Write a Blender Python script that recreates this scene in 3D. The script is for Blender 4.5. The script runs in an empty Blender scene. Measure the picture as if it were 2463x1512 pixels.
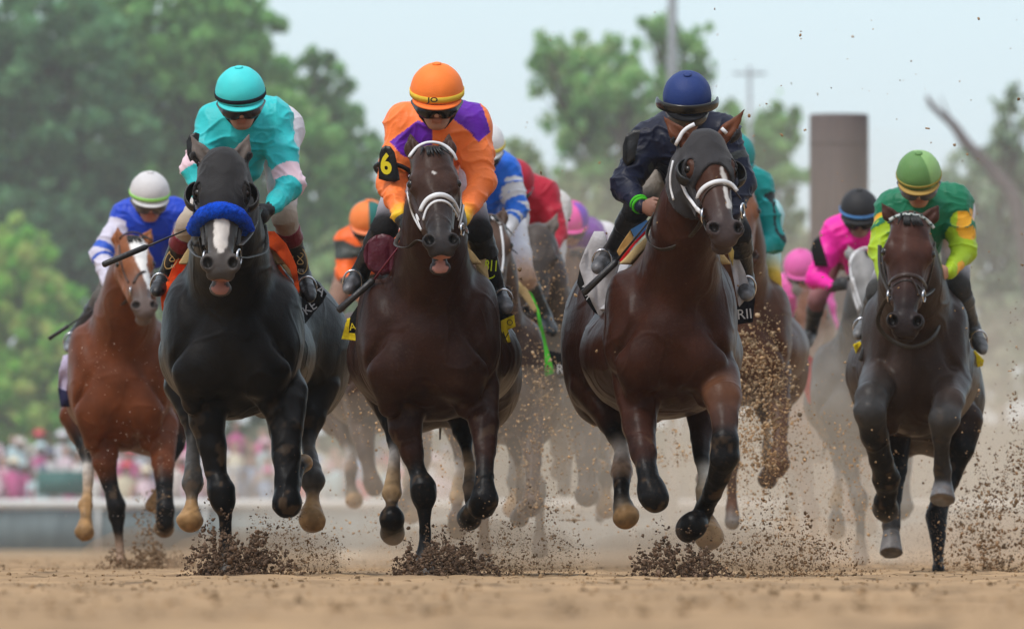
import bpy, bmesh, math, random
import numpy as np
from mathutils import Vector, Matrix
from mathutils.bvhtree import BVHTree

SC = bpy.context.scene
# ---------------------------------------------------------------- camera
FP, CX, CY, HOR, CAMH = 27000.0, 1231.5, 756.0, 1299.0, 0.17   # focal length, centre and horizon of the 2463 px wide view
PITCH = math.atan((HOR - CY) / FP)
cam_d = bpy.data.cameras.new('camera'); cam = bpy.data.objects.new('camera', cam_d)
SC.collection.objects.link(cam); SC.camera = cam
cam.location = (0, 0, CAMH); cam.rotation_euler = (math.pi / 2 + PITCH, 0, 0)
cam_d.sensor_width = 36; cam_d.lens = FP / 2463 * 36
cam_d.clip_start = 1; cam_d.clip_end = 4000
cam_d.dof.use_dof = True; cam_d.dof.focus_distance = 49.9; cam_d.dof.aperture_fstop = 6.9
# ---------------------------------------------------------------- sky, sun, exposure
w = bpy.data.worlds.new('World'); SC.world = w; w.use_nodes = True
nt = w.node_tree; nt.nodes.clear()
sky = nt.nodes.new('ShaderNodeTexSky'); sky.sky_type = 'NISHITA'; sky.sun_disc = False
SUN_EL, SUN_AZ = math.radians(60), math.radians(222)
sky.sun_elevation = SUN_EL; sky.sun_rotation = SUN_AZ; sky.dust_density = 3; sky.ozone_density = 2
b1 = nt.nodes.new('ShaderNodeBackground'); b1.inputs[1].default_value = 0.05
b2 = nt.nodes.new('ShaderNodeBackground'); b2.inputs[1].default_value = 0.85
tc = nt.nodes.new('ShaderNodeTexCoord'); sp = nt.nodes.new('ShaderNodeSeparateXYZ')
ramp = nt.nodes.new('ShaderNodeValToRGB')
ramp.color_ramp.elements[0].position = 0.0; ramp.color_ramp.elements[0].color = (0.60, 0.64, 0.68, 1)
ramp.color_ramp.elements[1].position = 0.06; ramp.color_ramp.elements[1].color = (0.56, 0.72, 0.80, 1)
e = ramp.color_ramp.elements.new(0.5); e.color = (0.66, 0.69, 0.73, 1)
ad = nt.nodes.new('ShaderNodeAddShader'); out = nt.nodes.new('ShaderNodeOutputWorld')
L = nt.links.new
L(tc.outputs['Generated'], sp.inputs[0]); L(sp.outputs[2], ramp.inputs[0]); L(ramp.outputs[0], b2.inputs[0])

# overcast brightest overhead, with dimming added low behind the camera to darken chests
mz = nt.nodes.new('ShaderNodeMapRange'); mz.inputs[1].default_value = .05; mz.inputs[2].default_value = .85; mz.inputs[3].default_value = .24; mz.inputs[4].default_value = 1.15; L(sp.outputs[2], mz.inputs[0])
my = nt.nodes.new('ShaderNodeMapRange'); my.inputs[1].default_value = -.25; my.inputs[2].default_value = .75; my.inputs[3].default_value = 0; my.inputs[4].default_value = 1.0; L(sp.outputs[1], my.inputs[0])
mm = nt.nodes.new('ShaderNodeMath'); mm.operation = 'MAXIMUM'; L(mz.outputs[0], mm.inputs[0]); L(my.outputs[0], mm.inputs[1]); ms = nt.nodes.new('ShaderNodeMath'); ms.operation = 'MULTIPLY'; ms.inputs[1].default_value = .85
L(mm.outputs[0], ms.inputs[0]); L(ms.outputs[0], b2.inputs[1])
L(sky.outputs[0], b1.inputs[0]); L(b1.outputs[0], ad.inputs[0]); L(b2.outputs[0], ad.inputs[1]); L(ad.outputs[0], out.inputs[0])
sd = bpy.data.lights.new('sun', 'SUN'); sd.energy = 1.5; sd.angle = math.radians(14); sd.color = (1, .97, .92)
so = bpy.data.objects.new('sun', sd); SC.collection.objects.link(so)
sv = Vector((math.sin(SUN_AZ) * math.cos(SUN_EL), math.cos(SUN_AZ) * math.cos(SUN_EL), math.sin(SUN_EL)))
so.rotation_euler = sv.to_track_quat('Z', 'Y').to_euler()
SC.view_settings.view_transform = 'Standard'; SC.view_settings.look = 'None'
SC.view_settings.exposure = 0.36; SC.view_settings.gamma = 1
SC.cycles.volume_bounces = 2; SC.cycles.max_bounces = 6; SC.cycles.transparent_max_bounces = 16
SC.cycles.use_denoising = True; SC.cycles.caustics_reflective = False; SC.cycles.caustics_refractive = False

# ---------------------------------------------------------------- helpers
rng = np.random.default_rng(7); random.seed(7)
V = lambda *a: np.array(a, float)
def nrm(v): v = np.asarray(v, float); return v / (np.linalg.norm(v) + 1e-12)
_cp, _sp = math.cos(PITCH), math.sin(PITCH)
def at(px, py, Y):
    """the point at distance Y down the track seen at (px, py) of the 2463 px wide view"""
    xc, yc = (px - CX) / FP, -(py - CY) / FP
    d = V(xc, _cp - yc * _sp, _sp + yc * _cp); return V(0, 0, CAMH) + d * (Y / d[1])
def toview(p):
    q = p - np.array([0, 0, CAMH]); f = q[..., 1] * _cp + q[..., 2] * _sp; u = -q[..., 1] * _sp + q[..., 2] * _cp
    return CX + FP * q[..., 0] / f, CY - FP * u / f
def s2l(r, g, b):   # sRGB 0-255 to linear
    return tuple(((c / 255 + .055) / 1.055) ** 2.4 if c > 10 else c / 255 / 12.92 for c in (r, g, b))
def hash3(i, j, k):
    n = (i * 374761393 + j * 668265263 + k * 2147483647 + 12345) & 0xffffffff
    n = ((n ^ (n >> 13)) * 1274126177) & 0xffffffff; n = n ^ (n >> 16)
    return (n & 0xffff) / 65535.0 * 2 - 1
def noise(p, f=1.0, seed=0):
    p = np.asarray(p) * f + seed * 17.31; i = np.floor(p).astype(np.int64); t = p - i; t = t * t * (3 - 2 * t); r = 0
    for a in (0, 1):
        for b in (0, 1):
            for c in (0, 1):
                wgt = (t[:, 0] if a else 1 - t[:, 0]) * (t[:, 1] if b else 1 - t[:, 1]) * (t[:, 2] if c else 1 - t[:, 2])
                r = r + wgt * hash3(i[:, 0] + a, i[:, 1] + b, i[:, 2] + c)
    return r
def smooth(a, b, x): t = np.clip((x - a) / (b - a), 0, 1); return t * t * (3 - 2 * t)
def rot(ax, ang): return np.array(Matrix.Rotation(ang, 3, ax))

# ---- implicit shapes: rounded cones, ellipsoids and frusta blended on a grid, meshed with surface nets
class Cone:
    def __init__(s, a, b, ra, rb, ca=None, cb=None, sq=None):
        s.a, s.b, s.ra, s.rb, s.ca, s.cb, s.sq = np.asarray(a, float), np.asarray(b, float), ra, rb, ca, ca if cb is None else cb, sq
    def box(s):
        r = np.array([s.ra, s.rb])[:, None]; q = np.array([s.a, s.b]); return (q - r).min(0), (q + r).max(0)
    def ev(s, X, Y, Z):
        x, y, z = X - s.a[0], Y - s.a[1], Z - s.a[2]; ba = s.b - s.a; m = 1.0
        if s.sq is not None:
            e, f = s.sq; g = 1 / f - 1; dt = (x * e[0] + y * e[1] + z * e[2]) * g
            x, y, z = x + dt * e[0], y + dt * e[1], z + dt * e[2]; ba = ba + np.dot(ba, e) * g * np.asarray(e); m = f
        L2 = float(np.dot(ba, ba)) + 1e-9
        t = np.clip((x * ba[0] + y * ba[1] + z * ba[2]) / L2, 0, 1)
        return (np.sqrt((x - t * ba[0]) ** 2 + (y - t * ba[1]) ** 2 + (z - t * ba[2]) ** 2) - (s.ra + (s.rb - s.ra) * t)) * m, t
class Ell:
    def __init__(s, c, r, B=None, ca=None, cb=None):
        s.c, s.r, s.B, s.ca, s.cb = np.asarray(c, float), np.asarray(r, float), np.eye(3) if B is None else np.asarray(B), ca, ca if cb is None else cb   # B: columns = axes
    def box(s):
        e = np.sqrt(((s.B * s.r) ** 2).sum(1)); return s.c - e, s.c + e
    def ev(s, X, Y, Z):
        x, y, z = X - s.c[0], Y - s.c[1], Z - s.c[2]; k0 = k1 = 0
        for i in range(3):
            q = (x * s.B[0, i] + y * s.B[1, i] + z * s.B[2, i]) / s.r[i]; k0 = k0 + q * q; k1 = k1 + (q / s.r[i]) ** 2
            if i == 2: t = np.clip(q * .5 + .5, 0, 1)
        k0 = np.sqrt(k0); return k0 * (k0 - 1) / (np.sqrt(k1) + 1e-6), t
class Frus:   # flat-ended cone from a to b
    def __init__(s, a, b, ra, rb, ca=None, cb=None): s.a, s.b, s.ra, s.rb, s.ca, s.cb = np.asarray(a, float), np.asarray(b, float), ra, rb, ca, ca if cb is None else cb
    box = Cone.box
    def ev(s, X, Y, Z):
        x, y, z = X - s.a[0], Y - s.a[1], Z - s.a[2]; ba = s.b - s.a; Ln = np.linalg.norm(ba); u = ba / Ln
        h = x * u[0] + y * u[1] + z * u[2]; t = np.clip(h / Ln, 0, 1)
        rad = np.sqrt(np.maximum(x * x + y * y + z * z - h * h, 0))
        return np.maximum(np.maximum((rad - (s.ra + (s.rb - s.ra) * t)) * .95, h - Ln), -h), t
def smin(a, b, k):
    h = np.maximum(k - np.abs(a - b), 0) / k; return np.minimum(a, b) - h * h * k * .25
class Field:
    def __init__(s, prims, h, pad=.06):
        bs = [p[0].box() for p in prims if len(p) < 3]; s.lo = np.min([b[0] for b in bs], 0) - pad; hi = np.max([b[1] for b in bs], 0) + pad
        s.h = h; n = np.ceil((hi - s.lo) / h).astype(int) + 1
        s.ax = [(s.lo[i] + h * np.arange(n[i])).astype(np.float32) for i in range(3)]
        s.d = np.full(tuple(n), 1.0, np.float32); s.prims = []
        for p in prims: s.add(*p)
    def sl(s, lo, hi):
        r = []
        for i in range(3):
            a = int(max(0, math.floor((lo[i] - s.lo[i]) / s.h))); b = int(min(len(s.ax[i]), math.ceil((hi[i] - s.lo[i]) / s.h) + 1)); r.append(slice(a, max(a, b)))
        return tuple(r)
    def add(s, p, k=.02, op='u'):
        lo, hi = p.box(); m = k + .045; sl = s.sl(lo - m, hi + m)
        X, Y, Z = s.ax[0][sl[0]][:, None, None], s.ax[1][sl[1]][None, :, None], s.ax[2][sl[2]][None, None, :]
        if X.size * Y.size * Z.size == 0: return
        v = p.ev(X, Y, Z)[0].astype(np.float32); D = s.d[sl]
        s.d[sl] = smin(D, v, k) if op == 'u' else -smin(-D, v, k)
        if op == 'u': s.prims.append(p)
    def mesh(s): return nets(s.d, s.lo, s.h)
def nets(d, lo, h):
    ins = d < 0; c = np.zeros(tuple(n - 1 for n in d.shape), np.int8); O = [(a, b, e) for a in (0, 1) for b in (0, 1) for e in (0, 1)]
    for a, b, e in O: c += ins[a:d.shape[0] - 1 + a, b:d.shape[1] - 1 + b, e:d.shape[2] - 1 + e]
    act = (c > 0) & (c < 8); idx = np.argwhere(act); vid = np.full(act.shape, -1, np.int32); vid[act] = np.arange(len(idx))
    val = {o: d[idx[:, 0] + o[0], idx[:, 1] + o[1], idx[:, 2] + o[2]] for o in O}
    acc = np.zeros((len(idx), 3)); n = np.zeros(len(idx))
    for o in O:
        for ax in range(3):
            if o[ax]: continue
            q = list(o); q[ax] = 1; va, vb = val[o], val[tuple(q)]; m = (va < 0) != (vb < 0)
            t = np.where(m, va / np.where(m, va - vb, 1), 0)
            for i in range(3): acc[:, i] += np.where(m, o[i] + (t if i == ax else 0), 0)
            n += m
    verts = (idx + acc / n[:, None]) * h + lo; faces = []
    for ax in range(3):
        a = np.moveaxis(ins, ax, 0); v = np.moveaxis(vid, ax, 0); e = a[:-1, 1:-1, 1:-1] != a[1:, 1:-1, 1:-1]; I = np.argwhere(e)
        i, j, k = I[:, 0], I[:, 1] + 1, I[:, 2] + 1; flip = ~a[i, j, k]
        if ax == 1: flip = ~flip
        q = np.stack([v[i, j - 1, k - 1], v[i, j, k - 1], v[i, j, k], v[i, j - 1, k]], 1)
        q[flip] = q[flip][:, ::-1]; faces.append(q)
    return verts, np.concatenate(faces)
def vnormals(v, f):
    n = np.cross(v[f[:, 2]] - v[f[:, 0]], v[f[:, 3]] - v[f[:, 1]]); r = np.zeros_like(v)
    for i in range(4):
        for c in range(3): r[:, c] += np.bincount(f[:, i], n[:, c], len(v))
    return r / (np.linalg.norm(r, axis=1)[:, None] + 1e-12)
def colours(v, prims, soft=.010):
    D = []; C = []
    for p in prims:
        if p.ca is None: continue
        d, t = p.ev(v[:, 0], v[:, 1], v[:, 2]); D.append(d); C.append((p, t))
    D = np.array(D); m = D.min(0); col = np.zeros((len(v), 3)); W = 0
    for d, (p, t) in zip(D, C):
        wgt = np.exp(-np.clip((d - m) / soft, 0, 40)); W = W + wgt
        col += wgt[:, None] * (np.asarray(p.ca)[None] * (1 - t)[:, None] + np.asarray(p.cb)[None] * t[:, None])
    return col / W[:, None]

def make(name, v, f, mat, col=None, parent=None, flat=False, mats=None, mi=None):
    """link ONE mesh object from arrays; f is (n,4)/(n,3) array or a list of tuples"""
    me = bpy.data.meshes.new(name); v = np.asarray(v, float)
    if isinstance(f, np.ndarray):
        k = f.shape[1]; me.vertices.add(len(v)); me.vertices.foreach_set('co', v.astype(np.float32).ravel())
        me.loops.add(f.size); me.loops.foreach_set('vertex_index', f.astype(np.int32).ravel())
        me.polygons.add(len(f)); me.polygons.foreach_set('loop_start', np.arange(0, f.size, k, dtype=np.int32))
        me.update(calc_edges=True); me.validate()
    else:
        me.from_pydata([tuple(x) for x in v], [], f); me.update()
    if not flat: me.polygons.foreach_set('use_smooth', np.ones(len(me.polygons), bool))
    if col is not None:
        a = me.color_attributes.new('Col', 'FLOAT_COLOR', 'POINT'); c = np.ones((len(v), 4), np.float32); c[:, :3] = col; a.data.foreach_set('color', c.ravel())
    for m in (mats or [mat]): me.materials.append(m)
    if mi is not None: me.polygons.foreach_set('material_index', np.asarray(mi, np.int32))
    o = bpy.data.objects.new(name, me); SC.collection.objects.link(o)
    if parent is not None: o.parent = parent
    return o
def tag(o, label=None, cat=None, group=None, kind=None):
    if label: o['label'] = label
    if cat: o['category'] = cat
    if group: o['group'] = group
    if kind: o['kind'] = kind
    return o
class MB:   # collects simple pieces into one mesh
    def __init__(s): s.v = []; s.f = []; s.c = []; s.n = 0
    def add(s, v, f, c=(1, 1, 1)):
        v = np.asarray(v, float); s.v.append(v); s.f += [tuple(int(i) + s.n for i in q) for q in f]; s.n += len(v)
        c = np.asarray(c, float); s.c.append(np.tile(c, (len(v), 1)) if c.ndim == 1 else c); return s
    def tube(s, pts, r, n=8, c=(1, 1, 1), flatn=None, fl=1.0, cap=True, closed=False):
        pts = np.asarray(pts, float); m = len(pts); r = np.full(m, r) if np.isscalar(r) else np.asarray(r)
        T = np.gradient(pts, axis=0) if not closed else np.roll(pts, -1, 0) - np.roll(pts, 1, 0)
        vs = []; up = V(0.13, -.2, .97)
        for i in range(m):
            t = nrm(T[i]); nn = flatn[i] if flatn is not None else up; b = nrm(np.cross(t, nn) if abs(np.dot(t, nn)) < .999 else np.cross(t, (1, 0, 0))); nn = np.cross(b, t); up = nn
            a = np.arange(n) / n * 2 * math.pi; vs.append(pts[i] + r[i] * (np.cos(a)[:, None] * b + np.sin(a)[:, None] * nn * fl))
        f = []
        for i in range(m if closed else m - 1):
            for j in range(n): i2 = (i + 1) % m; f.append((i * n + j, i * n + (j + 1) % n, i2 * n + (j + 1) % n, i2 * n + j))
        if cap and not closed: f += [tuple(range(n))[::-1], tuple((m - 1) * n + j for j in range(n))]
        return s.add(np.concatenate(vs), f, c)
    def box(s, c, h, B=None, col=(1, 1, 1)):
        B = np.eye(3) if B is None else B
        q = np.array([(x, y, z) for x in (-1, 1) for y in (-1, 1) for z in (-1, 1)]) * np.asarray(h)
        return s.add(np.asarray(c) + q @ B.T, [(0, 1, 3, 2), (4, 6, 7, 5), (0, 4, 5, 1), (2, 3, 7, 6), (0, 2, 6, 4), (1, 5, 7, 3)], col)
    def build(s, name, mat, parent=None, flat=False):
        return make(name, np.concatenate(s.v), s.f, mat, np.concatenate(s.c), parent, flat)

# ---------------------------------------------------------------- materials
MATS = {}
def mat(name, base=None, rough=.6, spec=.5, vary=.15, vscale=8, bump=0.0, bscale=60, sheen=0, coat=0, metal=0, detail=4, stretch=None, dirt=None):
    """procedural surface; base None = the colour attribute of the mesh"""
    if name in MATS: return MATS[name]
    m = bpy.data.materials.new(name); m.use_nodes = True; n = m.node_tree.nodes; l = m.node_tree.links.new
    b = n['Principled BSDF']; b.inputs['Roughness'].default_value = rough; b.inputs['Specular IOR Level'].default_value = spec
    b.inputs['Metallic'].default_value = metal; b.inputs['Sheen Weight'].default_value = sheen; b.inputs['Coat Weight'].default_value = coat
    tc = n.new('ShaderNodeTexCoord'); mp = n.new('ShaderNodeMapping'); l(tc.outputs['Object'], mp.inputs[0])
    if stretch: mp.inputs['Scale'].default_value = stretch
    if base is None: src = n.new('ShaderNodeVertexColor'); src.layer_name = 'Col'
    else: src = n.new('ShaderNodeRGB'); src.outputs[0].default_value = (*base, 1)
    no = n.new('ShaderNodeTexNoise'); no.inputs['Scale'].default_value = vscale; no.inputs['Detail'].default_value = detail; l(mp.outputs[0], no.inputs['Vector'])
    mr = n.new('ShaderNodeMapRange'); mr.inputs[1].default_value = .25; mr.inputs[2].default_value = .75; mr.inputs[3].default_value = 1 - vary; mr.inputs[4].default_value = 1 + vary; l(no.outputs[0], mr.inputs[0])
    mx = n.new('ShaderNodeVectorMath'); mx.operation = 'SCALE'; l(src.outputs[0], mx.inputs[0]); l(mr.outputs[0], mx.inputs['Scale']); col = mx.outputs[0]
    if dirt:
        dc, amt, ds = dirt; dn = n.new('ShaderNodeTexNoise'); dn.inputs['Scale'].default_value = ds; dn.inputs['Detail'].default_value = 8; l(tc.outputs['Object'], dn.inputs['Vector'])
        dr = n.new('ShaderNodeMapRange'); dr.inputs[1].default_value = .55; dr.inputs[2].default_value = .72; dr.inputs[4].default_value = amt; l(dn.outputs[0], dr.inputs[0])
        dm = n.new('ShaderNodeMix'); dm.data_type = 'RGBA'; dm.inputs[7].default_value = (*dc, 1); l(dr.outputs[0], dm.inputs[0]); l(col, dm.inputs[6]); col = dm.outputs[2]
    l(col, b.inputs['Base Color'])
    if bump:
        bn = n.new('ShaderNodeTexNoise'); bn.inputs['Scale'].default_value = bscale; bn.inputs['Detail'].default_value = 4; l(mp.outputs[0], bn.inputs['Vector'])
        bu = n.new('ShaderNodeBump'); bu.inputs['Strength'].default_value = min(1, bump); bu.inputs['Distance'].default_value = .01 * max(1, bump); l(bn.outputs[0], bu.inputs['Height']); l(bu.outputs[0], b.inputs['Normal'])
    MATS[name] = m; return m
M_coat = lambda: mat('horse_coat', None, .38, .10, .30, 9, .16, 60, detail=9, dirt=((.16, .10, .06), .10, 70))
M_silk = lambda: mat('silk', None, .46, .22, .05, 12, .18, 50, sheen=.04, stretch=(.8, .8, 1.6))
M_cloth = lambda: mat('cloth', None, .85, .2, .10, 20, .3, 90)
M_skin = lambda: mat('skin', None, .55, .4, .10, 25, .1, 80)
M_leather = lambda: mat('leather', None, .38, .35, .15, 30, .3, 80)
M_gloss = lambda: mat('gloss', None, .22, .45, .05, 30)
M_cap = lambda: mat('cap_cover', None, .6, .3, .06, 14, .2, 180, sheen=.03)
M_metal = lambda: mat('steel', (.6, .6, .62), .25, .5, .1, 30, metal=1)
M_fleece = lambda: mat('fleece', None, .95, .05, .25, 60, 1.0, 220, sheen=.05)
# ================================================================ HORSES
DK = (.010, .009, .009); BLK = (.0055, .0055, .006); WHT = (.62, .58, .54); DUST = (.32, .19, .085); HOOF = (.20, .18, .165)
def xf(spec, ax, ay, bx, by, s, flip=False):
    """the same animal shape standing elsewhere: scale and shift every traced point"""
    def p(q): return ((q[0] - ax) * s * (-1 if flip else 1) + bx, (q[1] - ay) * s + by) + tuple(q[2:])
    def leg(L): return [p(q)[:3] + (q[3] * s,) + tuple(q[4:]) for q in L]
    r = dict(spec)
    for k in ('chest', 'barrel', 'rump'): q = p(spec[k]); r[k] = (q[0], q[1], q[2] * s, q[3] * s)
    r['neck'] = leg(spec['neck']); r['legs'] = [leg(L) for L in spec['legs']]
    r['poll'], r['muz'] = p(spec['poll']), p(spec['muz'])
    r['ears'] = [p(q) for q in spec['ears']]; r['yaw'] = -spec.get('yaw', 0) if flip else spec.get('yaw', 0)
    r['frus'] = []
    return r
class Horse: pass
def horse(spec, label, h=.0075, detail=True):
    H = Horse(); Y0 = spec['Y']; H.Y0 = Y0; H.spec = spec
    P = lambda px, py, d=0: at(px, py, Y0 + d)
    R = lambda r, d=0: r * (Y0 + d) / FP
    H.P, H.R = P, R
    coat = np.array(spec['coat']); dark = np.array(spec.get('dark', coat * .45)); belly = np.array(spec.get('belly', coat * .8))
    pr = []
    def add(p, k=.03, op='u'): pr.append((p, k) if op == 'u' else (p, k, op))
    cx, cy, crx, crz = spec['chest']; C = P(cx, cy, .28); rx, rz = R(crx, .28), R(crz, .28)
    add(Ell(C, (rx * .93, .40, rz * .98), None, coat), .05)
    bx, by, brx, brz = spec['barrel']; add(Ell(P(bx, by, 1.0), (R(brx, 1), .78, R(brz, 1)), None, coat), .10)
    qx, qy, qrx, qrz = spec['rump']; Q = P(qx, qy, 1.72)
    add(Ell(Q, (R(qrx, 1.7) * .9, .44, R(qrz, 1.7)), None, coat), .12)
    for sx in (-1, 1): add(Ell(Q + V(sx * R(qrx, 1.7) * .42, .05, -.07), (R(qrx, 1.7) * .60, .34, R(qrz, 1.7) * .98), None, coat), .08)
    add(Cone(C + V(0, .15, rz * .62), Q + V(0, -.1, R(qrz) * .45), .17, .20, coat, sq=((1, 0, 0), .75)), .10)     # withers to croup
    sh = []
    for sx in (-1, 1):
        B = rot('Y', sx * .22)
        add(Ell(C + V(sx * rx * .56, -.02, .02 + rz * .02), (rx * .43, .27, rz * .86), B, coat), .065)                     # shoulder blades
        add(Ell(C + V(sx * rx * .42, -.27, -rz * .34), (rx * .42, .12, rz * .44), rot('Y', -sx * .2), coat), .05)   # breast muscles
        add(Ell(C + V(sx * rx * .72, -.17, -rz * .16), (rx * .24, .12, rz * .46), rot('Y', sx * .12), coat), .05)        # point of shoulder
    nk = spec['neck']
    add(Cone(P(nk[1][0], nk[1][1] + 30, .30), C + V(0, -.02, -rz * .10), R(nk[1][3]) * 1.08, rx * .92, coat, sq=((0, 1, 0), .8)), .09)   # neck spreading into the breast
    for a, b in zip(nk[:-1], nk[1:]):
        add(Cone(P(*a[:3]), P(*b[:3]), R(a[3], a[2]) / .70, R(b[3], b[2]) / .70, coat, sq=((1, 0, 0), .70)), .07)
    add(Cone(C + V(0, -.47, -rz * .02), C + V(0, -.42, -rz * .75), .022, .032), .07, 's')          # breastbone furrow
    for sx in (-1, 1):
        add(Cone(C + V(sx * rx * .50, -.37, rz * .42), C + V(sx * rx * .82, -.27, -rz * .28), .004, .008), .06, 's')       # furrow in front of the shoulder
        add(Cone(C + V(sx * rx * .70, -.30, -rz * .38), C + V(sx * rx * .55, -.22, -rz * .85), .040, .050, coat), .04)     # upper arm
    if detail:   # windpipe and jugular furrow
        a, b = nk[0], nk[-1]
        add(Cone(P(a[0], a[1] - 10, a[2] - .16), P(b[0], b[1] + 20, b[2] - .10), .055, .045, coat), .05)
    # head
    pol, muz = P(*spec['poll']), P(*spec['muz']); u = nrm(muz - pol); Lh = np.linalg.norm(muz - pol); k_ = Lh / .60
    ya = spec.get('yaw', 0); ro = spec.get('roll', 0); x = V(math.cos(ya), math.sin(ya), ro); x = nrm(x - u * np.dot(u, x)); n = np.cross(u, x)
    if n[1] > 0: n = -n
    hw = spec.get('hw', 1.06); H.hx, H.hu, H.hn, H.pol, H.k, H.hw = x, u, n, pol, k_, hw
    hp = lambda a, b, c: pol + (x * a * hw + u * b + n * c) * k_
    H.hp = hp; B = np.stack([x, u, n], 1); hc = np.array(spec.get('head', coat)); mz = np.array(spec.get('muzzle', dark))
    E = lambda c, r, col=hc, k=.02, BB=B: add(Ell(hp(*c), (r[0] * hw * k_, r[1] * k_, r[2] * k_), BB, col), k)
    K = lambda a, b, ra, rb, ca=hc, cb=None, k=.02: add(Cone(hp(*a), hp(*b), ra * k_, rb * k_, ca, cb), k)
    E((0, .09, -.055), (.080, .115, .085), k=.05)
    K((0, .05, -.04), (0, .215, -.045), .074, .080, k=.04)
    for s in (-1, 1):
        E((s * .076, .185, -.045), (.034, .052, .045), k=.03)
        K((s * .058, .09, -.03), (s * .078, .165, -.022), .020, .022, k=.02)               # brow
        K((s * .040, .15, -.150), (s * .034, .40, -.115), .062, .036, k=.03)
        K((s * .062, .235, -.060), (s * .044, .39, -.060), .016, .010, k=.018)             # cheek ridge
    K((0, .20, -.050), (0, .50, -.052), .072, .052, hc, mz, k=.04)
    K((0, .22, -.015), (0, .47, -.022), .030, .024, hc, mz, k=.03)                         # nose bone
    E((0, .545, -.055), (.062, .062, .054), mz, .03)
    for s in (-1, 1): E((s * .047, .548, -.028), (.033, .044, .033), mz, .012)
    op = spec.get('open', 0.0)
    E((0, .590, -.062), (.054, .028, .036), mz, .02)
    K((0, .42, -.12), (0, .55 + op * .25, -.12 - op * .5), .042, .034, hc, mz, k=.03)
    E((0, .580 + op * .5, -.115 - op * .75), (.044, .036, .030), mz, .018)
    if detail:
        for s in (-1, 1):
            add(Ell(hp(s * .052, .555, .000), (.019 * k_, .030 * k_, .030 * k_), B @ rot('Z', s * .35)), .010, 's')    # nostrils
            add(Ell(hp(s * .104, .188, -.030), (.016 * k_, .020 * k_, .014 * k_), B), .012, 's')                     # eye sockets
        if op: add(Ell(hp(0, .617 + op * .12, -.070 - op * .28), (.037 * k_, .028 * k_, (.016 + op * .32) * k_), B), .01, 's')
    # ears
    H.ears = []
    for s, tip in zip((-1, 1), spec['ears']):
        b0 = hp(s * .050, .015, -.060); t = P(*tip); m = b0 * .60 + t * .40 + V(s * .012, 0, 0); e = V(0, 1, 0)
        ec = np.array(spec.get('ear', hc)); add(Cone(b0, m, .028, .034, ec, sq=(e, .62)), .03); add(Cone(m, t, .034, .003, ec, sq=(e, .62)), .012)
        if detail: add(Cone(b0 * .5 + m * .5 + V(0, -.026, 0), m * .35 + t * .65 + V(0, -.018, 0), .016, .009), .01, 's')
        H.ears.append((b0, m, t))
    # legs
    for Lg in spec['legs']:
        for a, b in zip(Lg[:-1], Lg[1:]):
            ca = a[4] if len(a) > 4 and a[4] is not None else coat; cb = b[4] if len(b) > 4 and b[4] is not None else coat
            add(Cone(P(*a[:3]), P(*b[:3]), R(a[3], a[2]), R(b[3], b[2]), ca, cb), .026 if a[3] > 26 else .011)
        # tendons and the flat front of the cannon bones, muscle on the forearm
        if detail:
            for a, b in zip(Lg[:-1], Lg[1:]):
                A_, B_ = P(*a[:3]), P(*b[:3]); ra, rb = R(a[3], a[2]), R(b[3], b[2]); ln = np.linalg.norm(B_ - A_)
                if max(ra, rb) < .05 and ln > .05:
                    for s in (-1, 1): add(Cone(A_ + V(s * ra * .55, -ra * .45, 0), B_ + V(s * rb * .55, -rb * .45, 0), ra * .42, rb * .42, a[4] if len(a) > 4 and a[4] is not None else coat, b[4] if len(b) > 4 and b[4] is not None else coat), .006)
                elif ra > .055 and rb < ra:
                    for s in (-1, 1): add(Cone(A_ + V(s * ra * .45, -ra * .35, 0), B_ + V(s * rb * .5, -rb * .3, 0), ra * .52, rb * .5, a[4] if len(a) > 4 and a[4] is not None else coat, b[4] if len(b) > 4 and b[4] is not None else coat), .014)
    for a, b, ra, rb, c in spec.get('frus', []): add(Frus(P(*a), P(*b), R(ra), R(rb), c), .008)
    F = Field(pr, h); v, f = F.mesh(); H.F = F
    N = vnormals(v, f)
    vein = 1 - np.abs(noise(v + .05 * np.stack([noise(v, 5, 1), noise(v, 5, 2), noise(v, 5, 3)], 1), 6.5, 11))
    v = v + N * (noise(v, 9, 3) * .0040 + noise(v, 22, 5) * .0015 + smooth(.86, 1, vein) * .0028)[:, None]
    col = colours(v, F.prims, .014)
    col = col * (1 + .10 * noise(v, 5, 9))[:, None]
    low = smooth(.95, .45, v[:, 2]); col = col * (1 + low * (.28 * noise(v, 26, 4) + .22 * noise(v, 60, 6)))[:, None]; mud = smooth(.35, .8, noise(v, 17, 12) + .5 * noise(v, 48, 13)) * smooth(1.1, .3, v[:, 2]) * .35; col = col * (1 - mud[:, None]) + np.array((.16, .10, .055)) * mud[:, None]
    px, py = toview(v)
    # coat markings of the head, in the head's own frame
    q = (v - pol) / k_; hx_, hu_, hn_ = q @ x / hw, q @ u, q @ n
    for fn in spec.get('marks', []): fn(H, v, hx_, hu_, hn_, px, py, N, col)
    if detail:
        for s in (-1, 1):
            dd = np.linalg.norm(v - hp(s * .052, .555, -.008), axis=1); col *= (.15 + .85 * smooth(.022 * k_, .032 * k_, dd))[:, None]
            b0, m, t = H.ears[0 if s < 0 else 1]; cc = b0 * .3 + m * .7 + V(0, -.02, 0); dd = np.linalg.norm((v - cc) * V(1, 1, .5), axis=1)
        if op:
            mm = (np.abs(hx_) < .036) & (hu_ > .585 + op * .05) & (hn_ < -.066) & (hn_ > -.11 - op * .75) & (N @ u > .15) 
            g = mm & (np.linalg.norm(v - hp(0, .617 + op * .12, -.070 - op * .28), axis=1) < (.05 + op * .3) * k_); col[g] = (.34, .16, .13)
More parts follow.
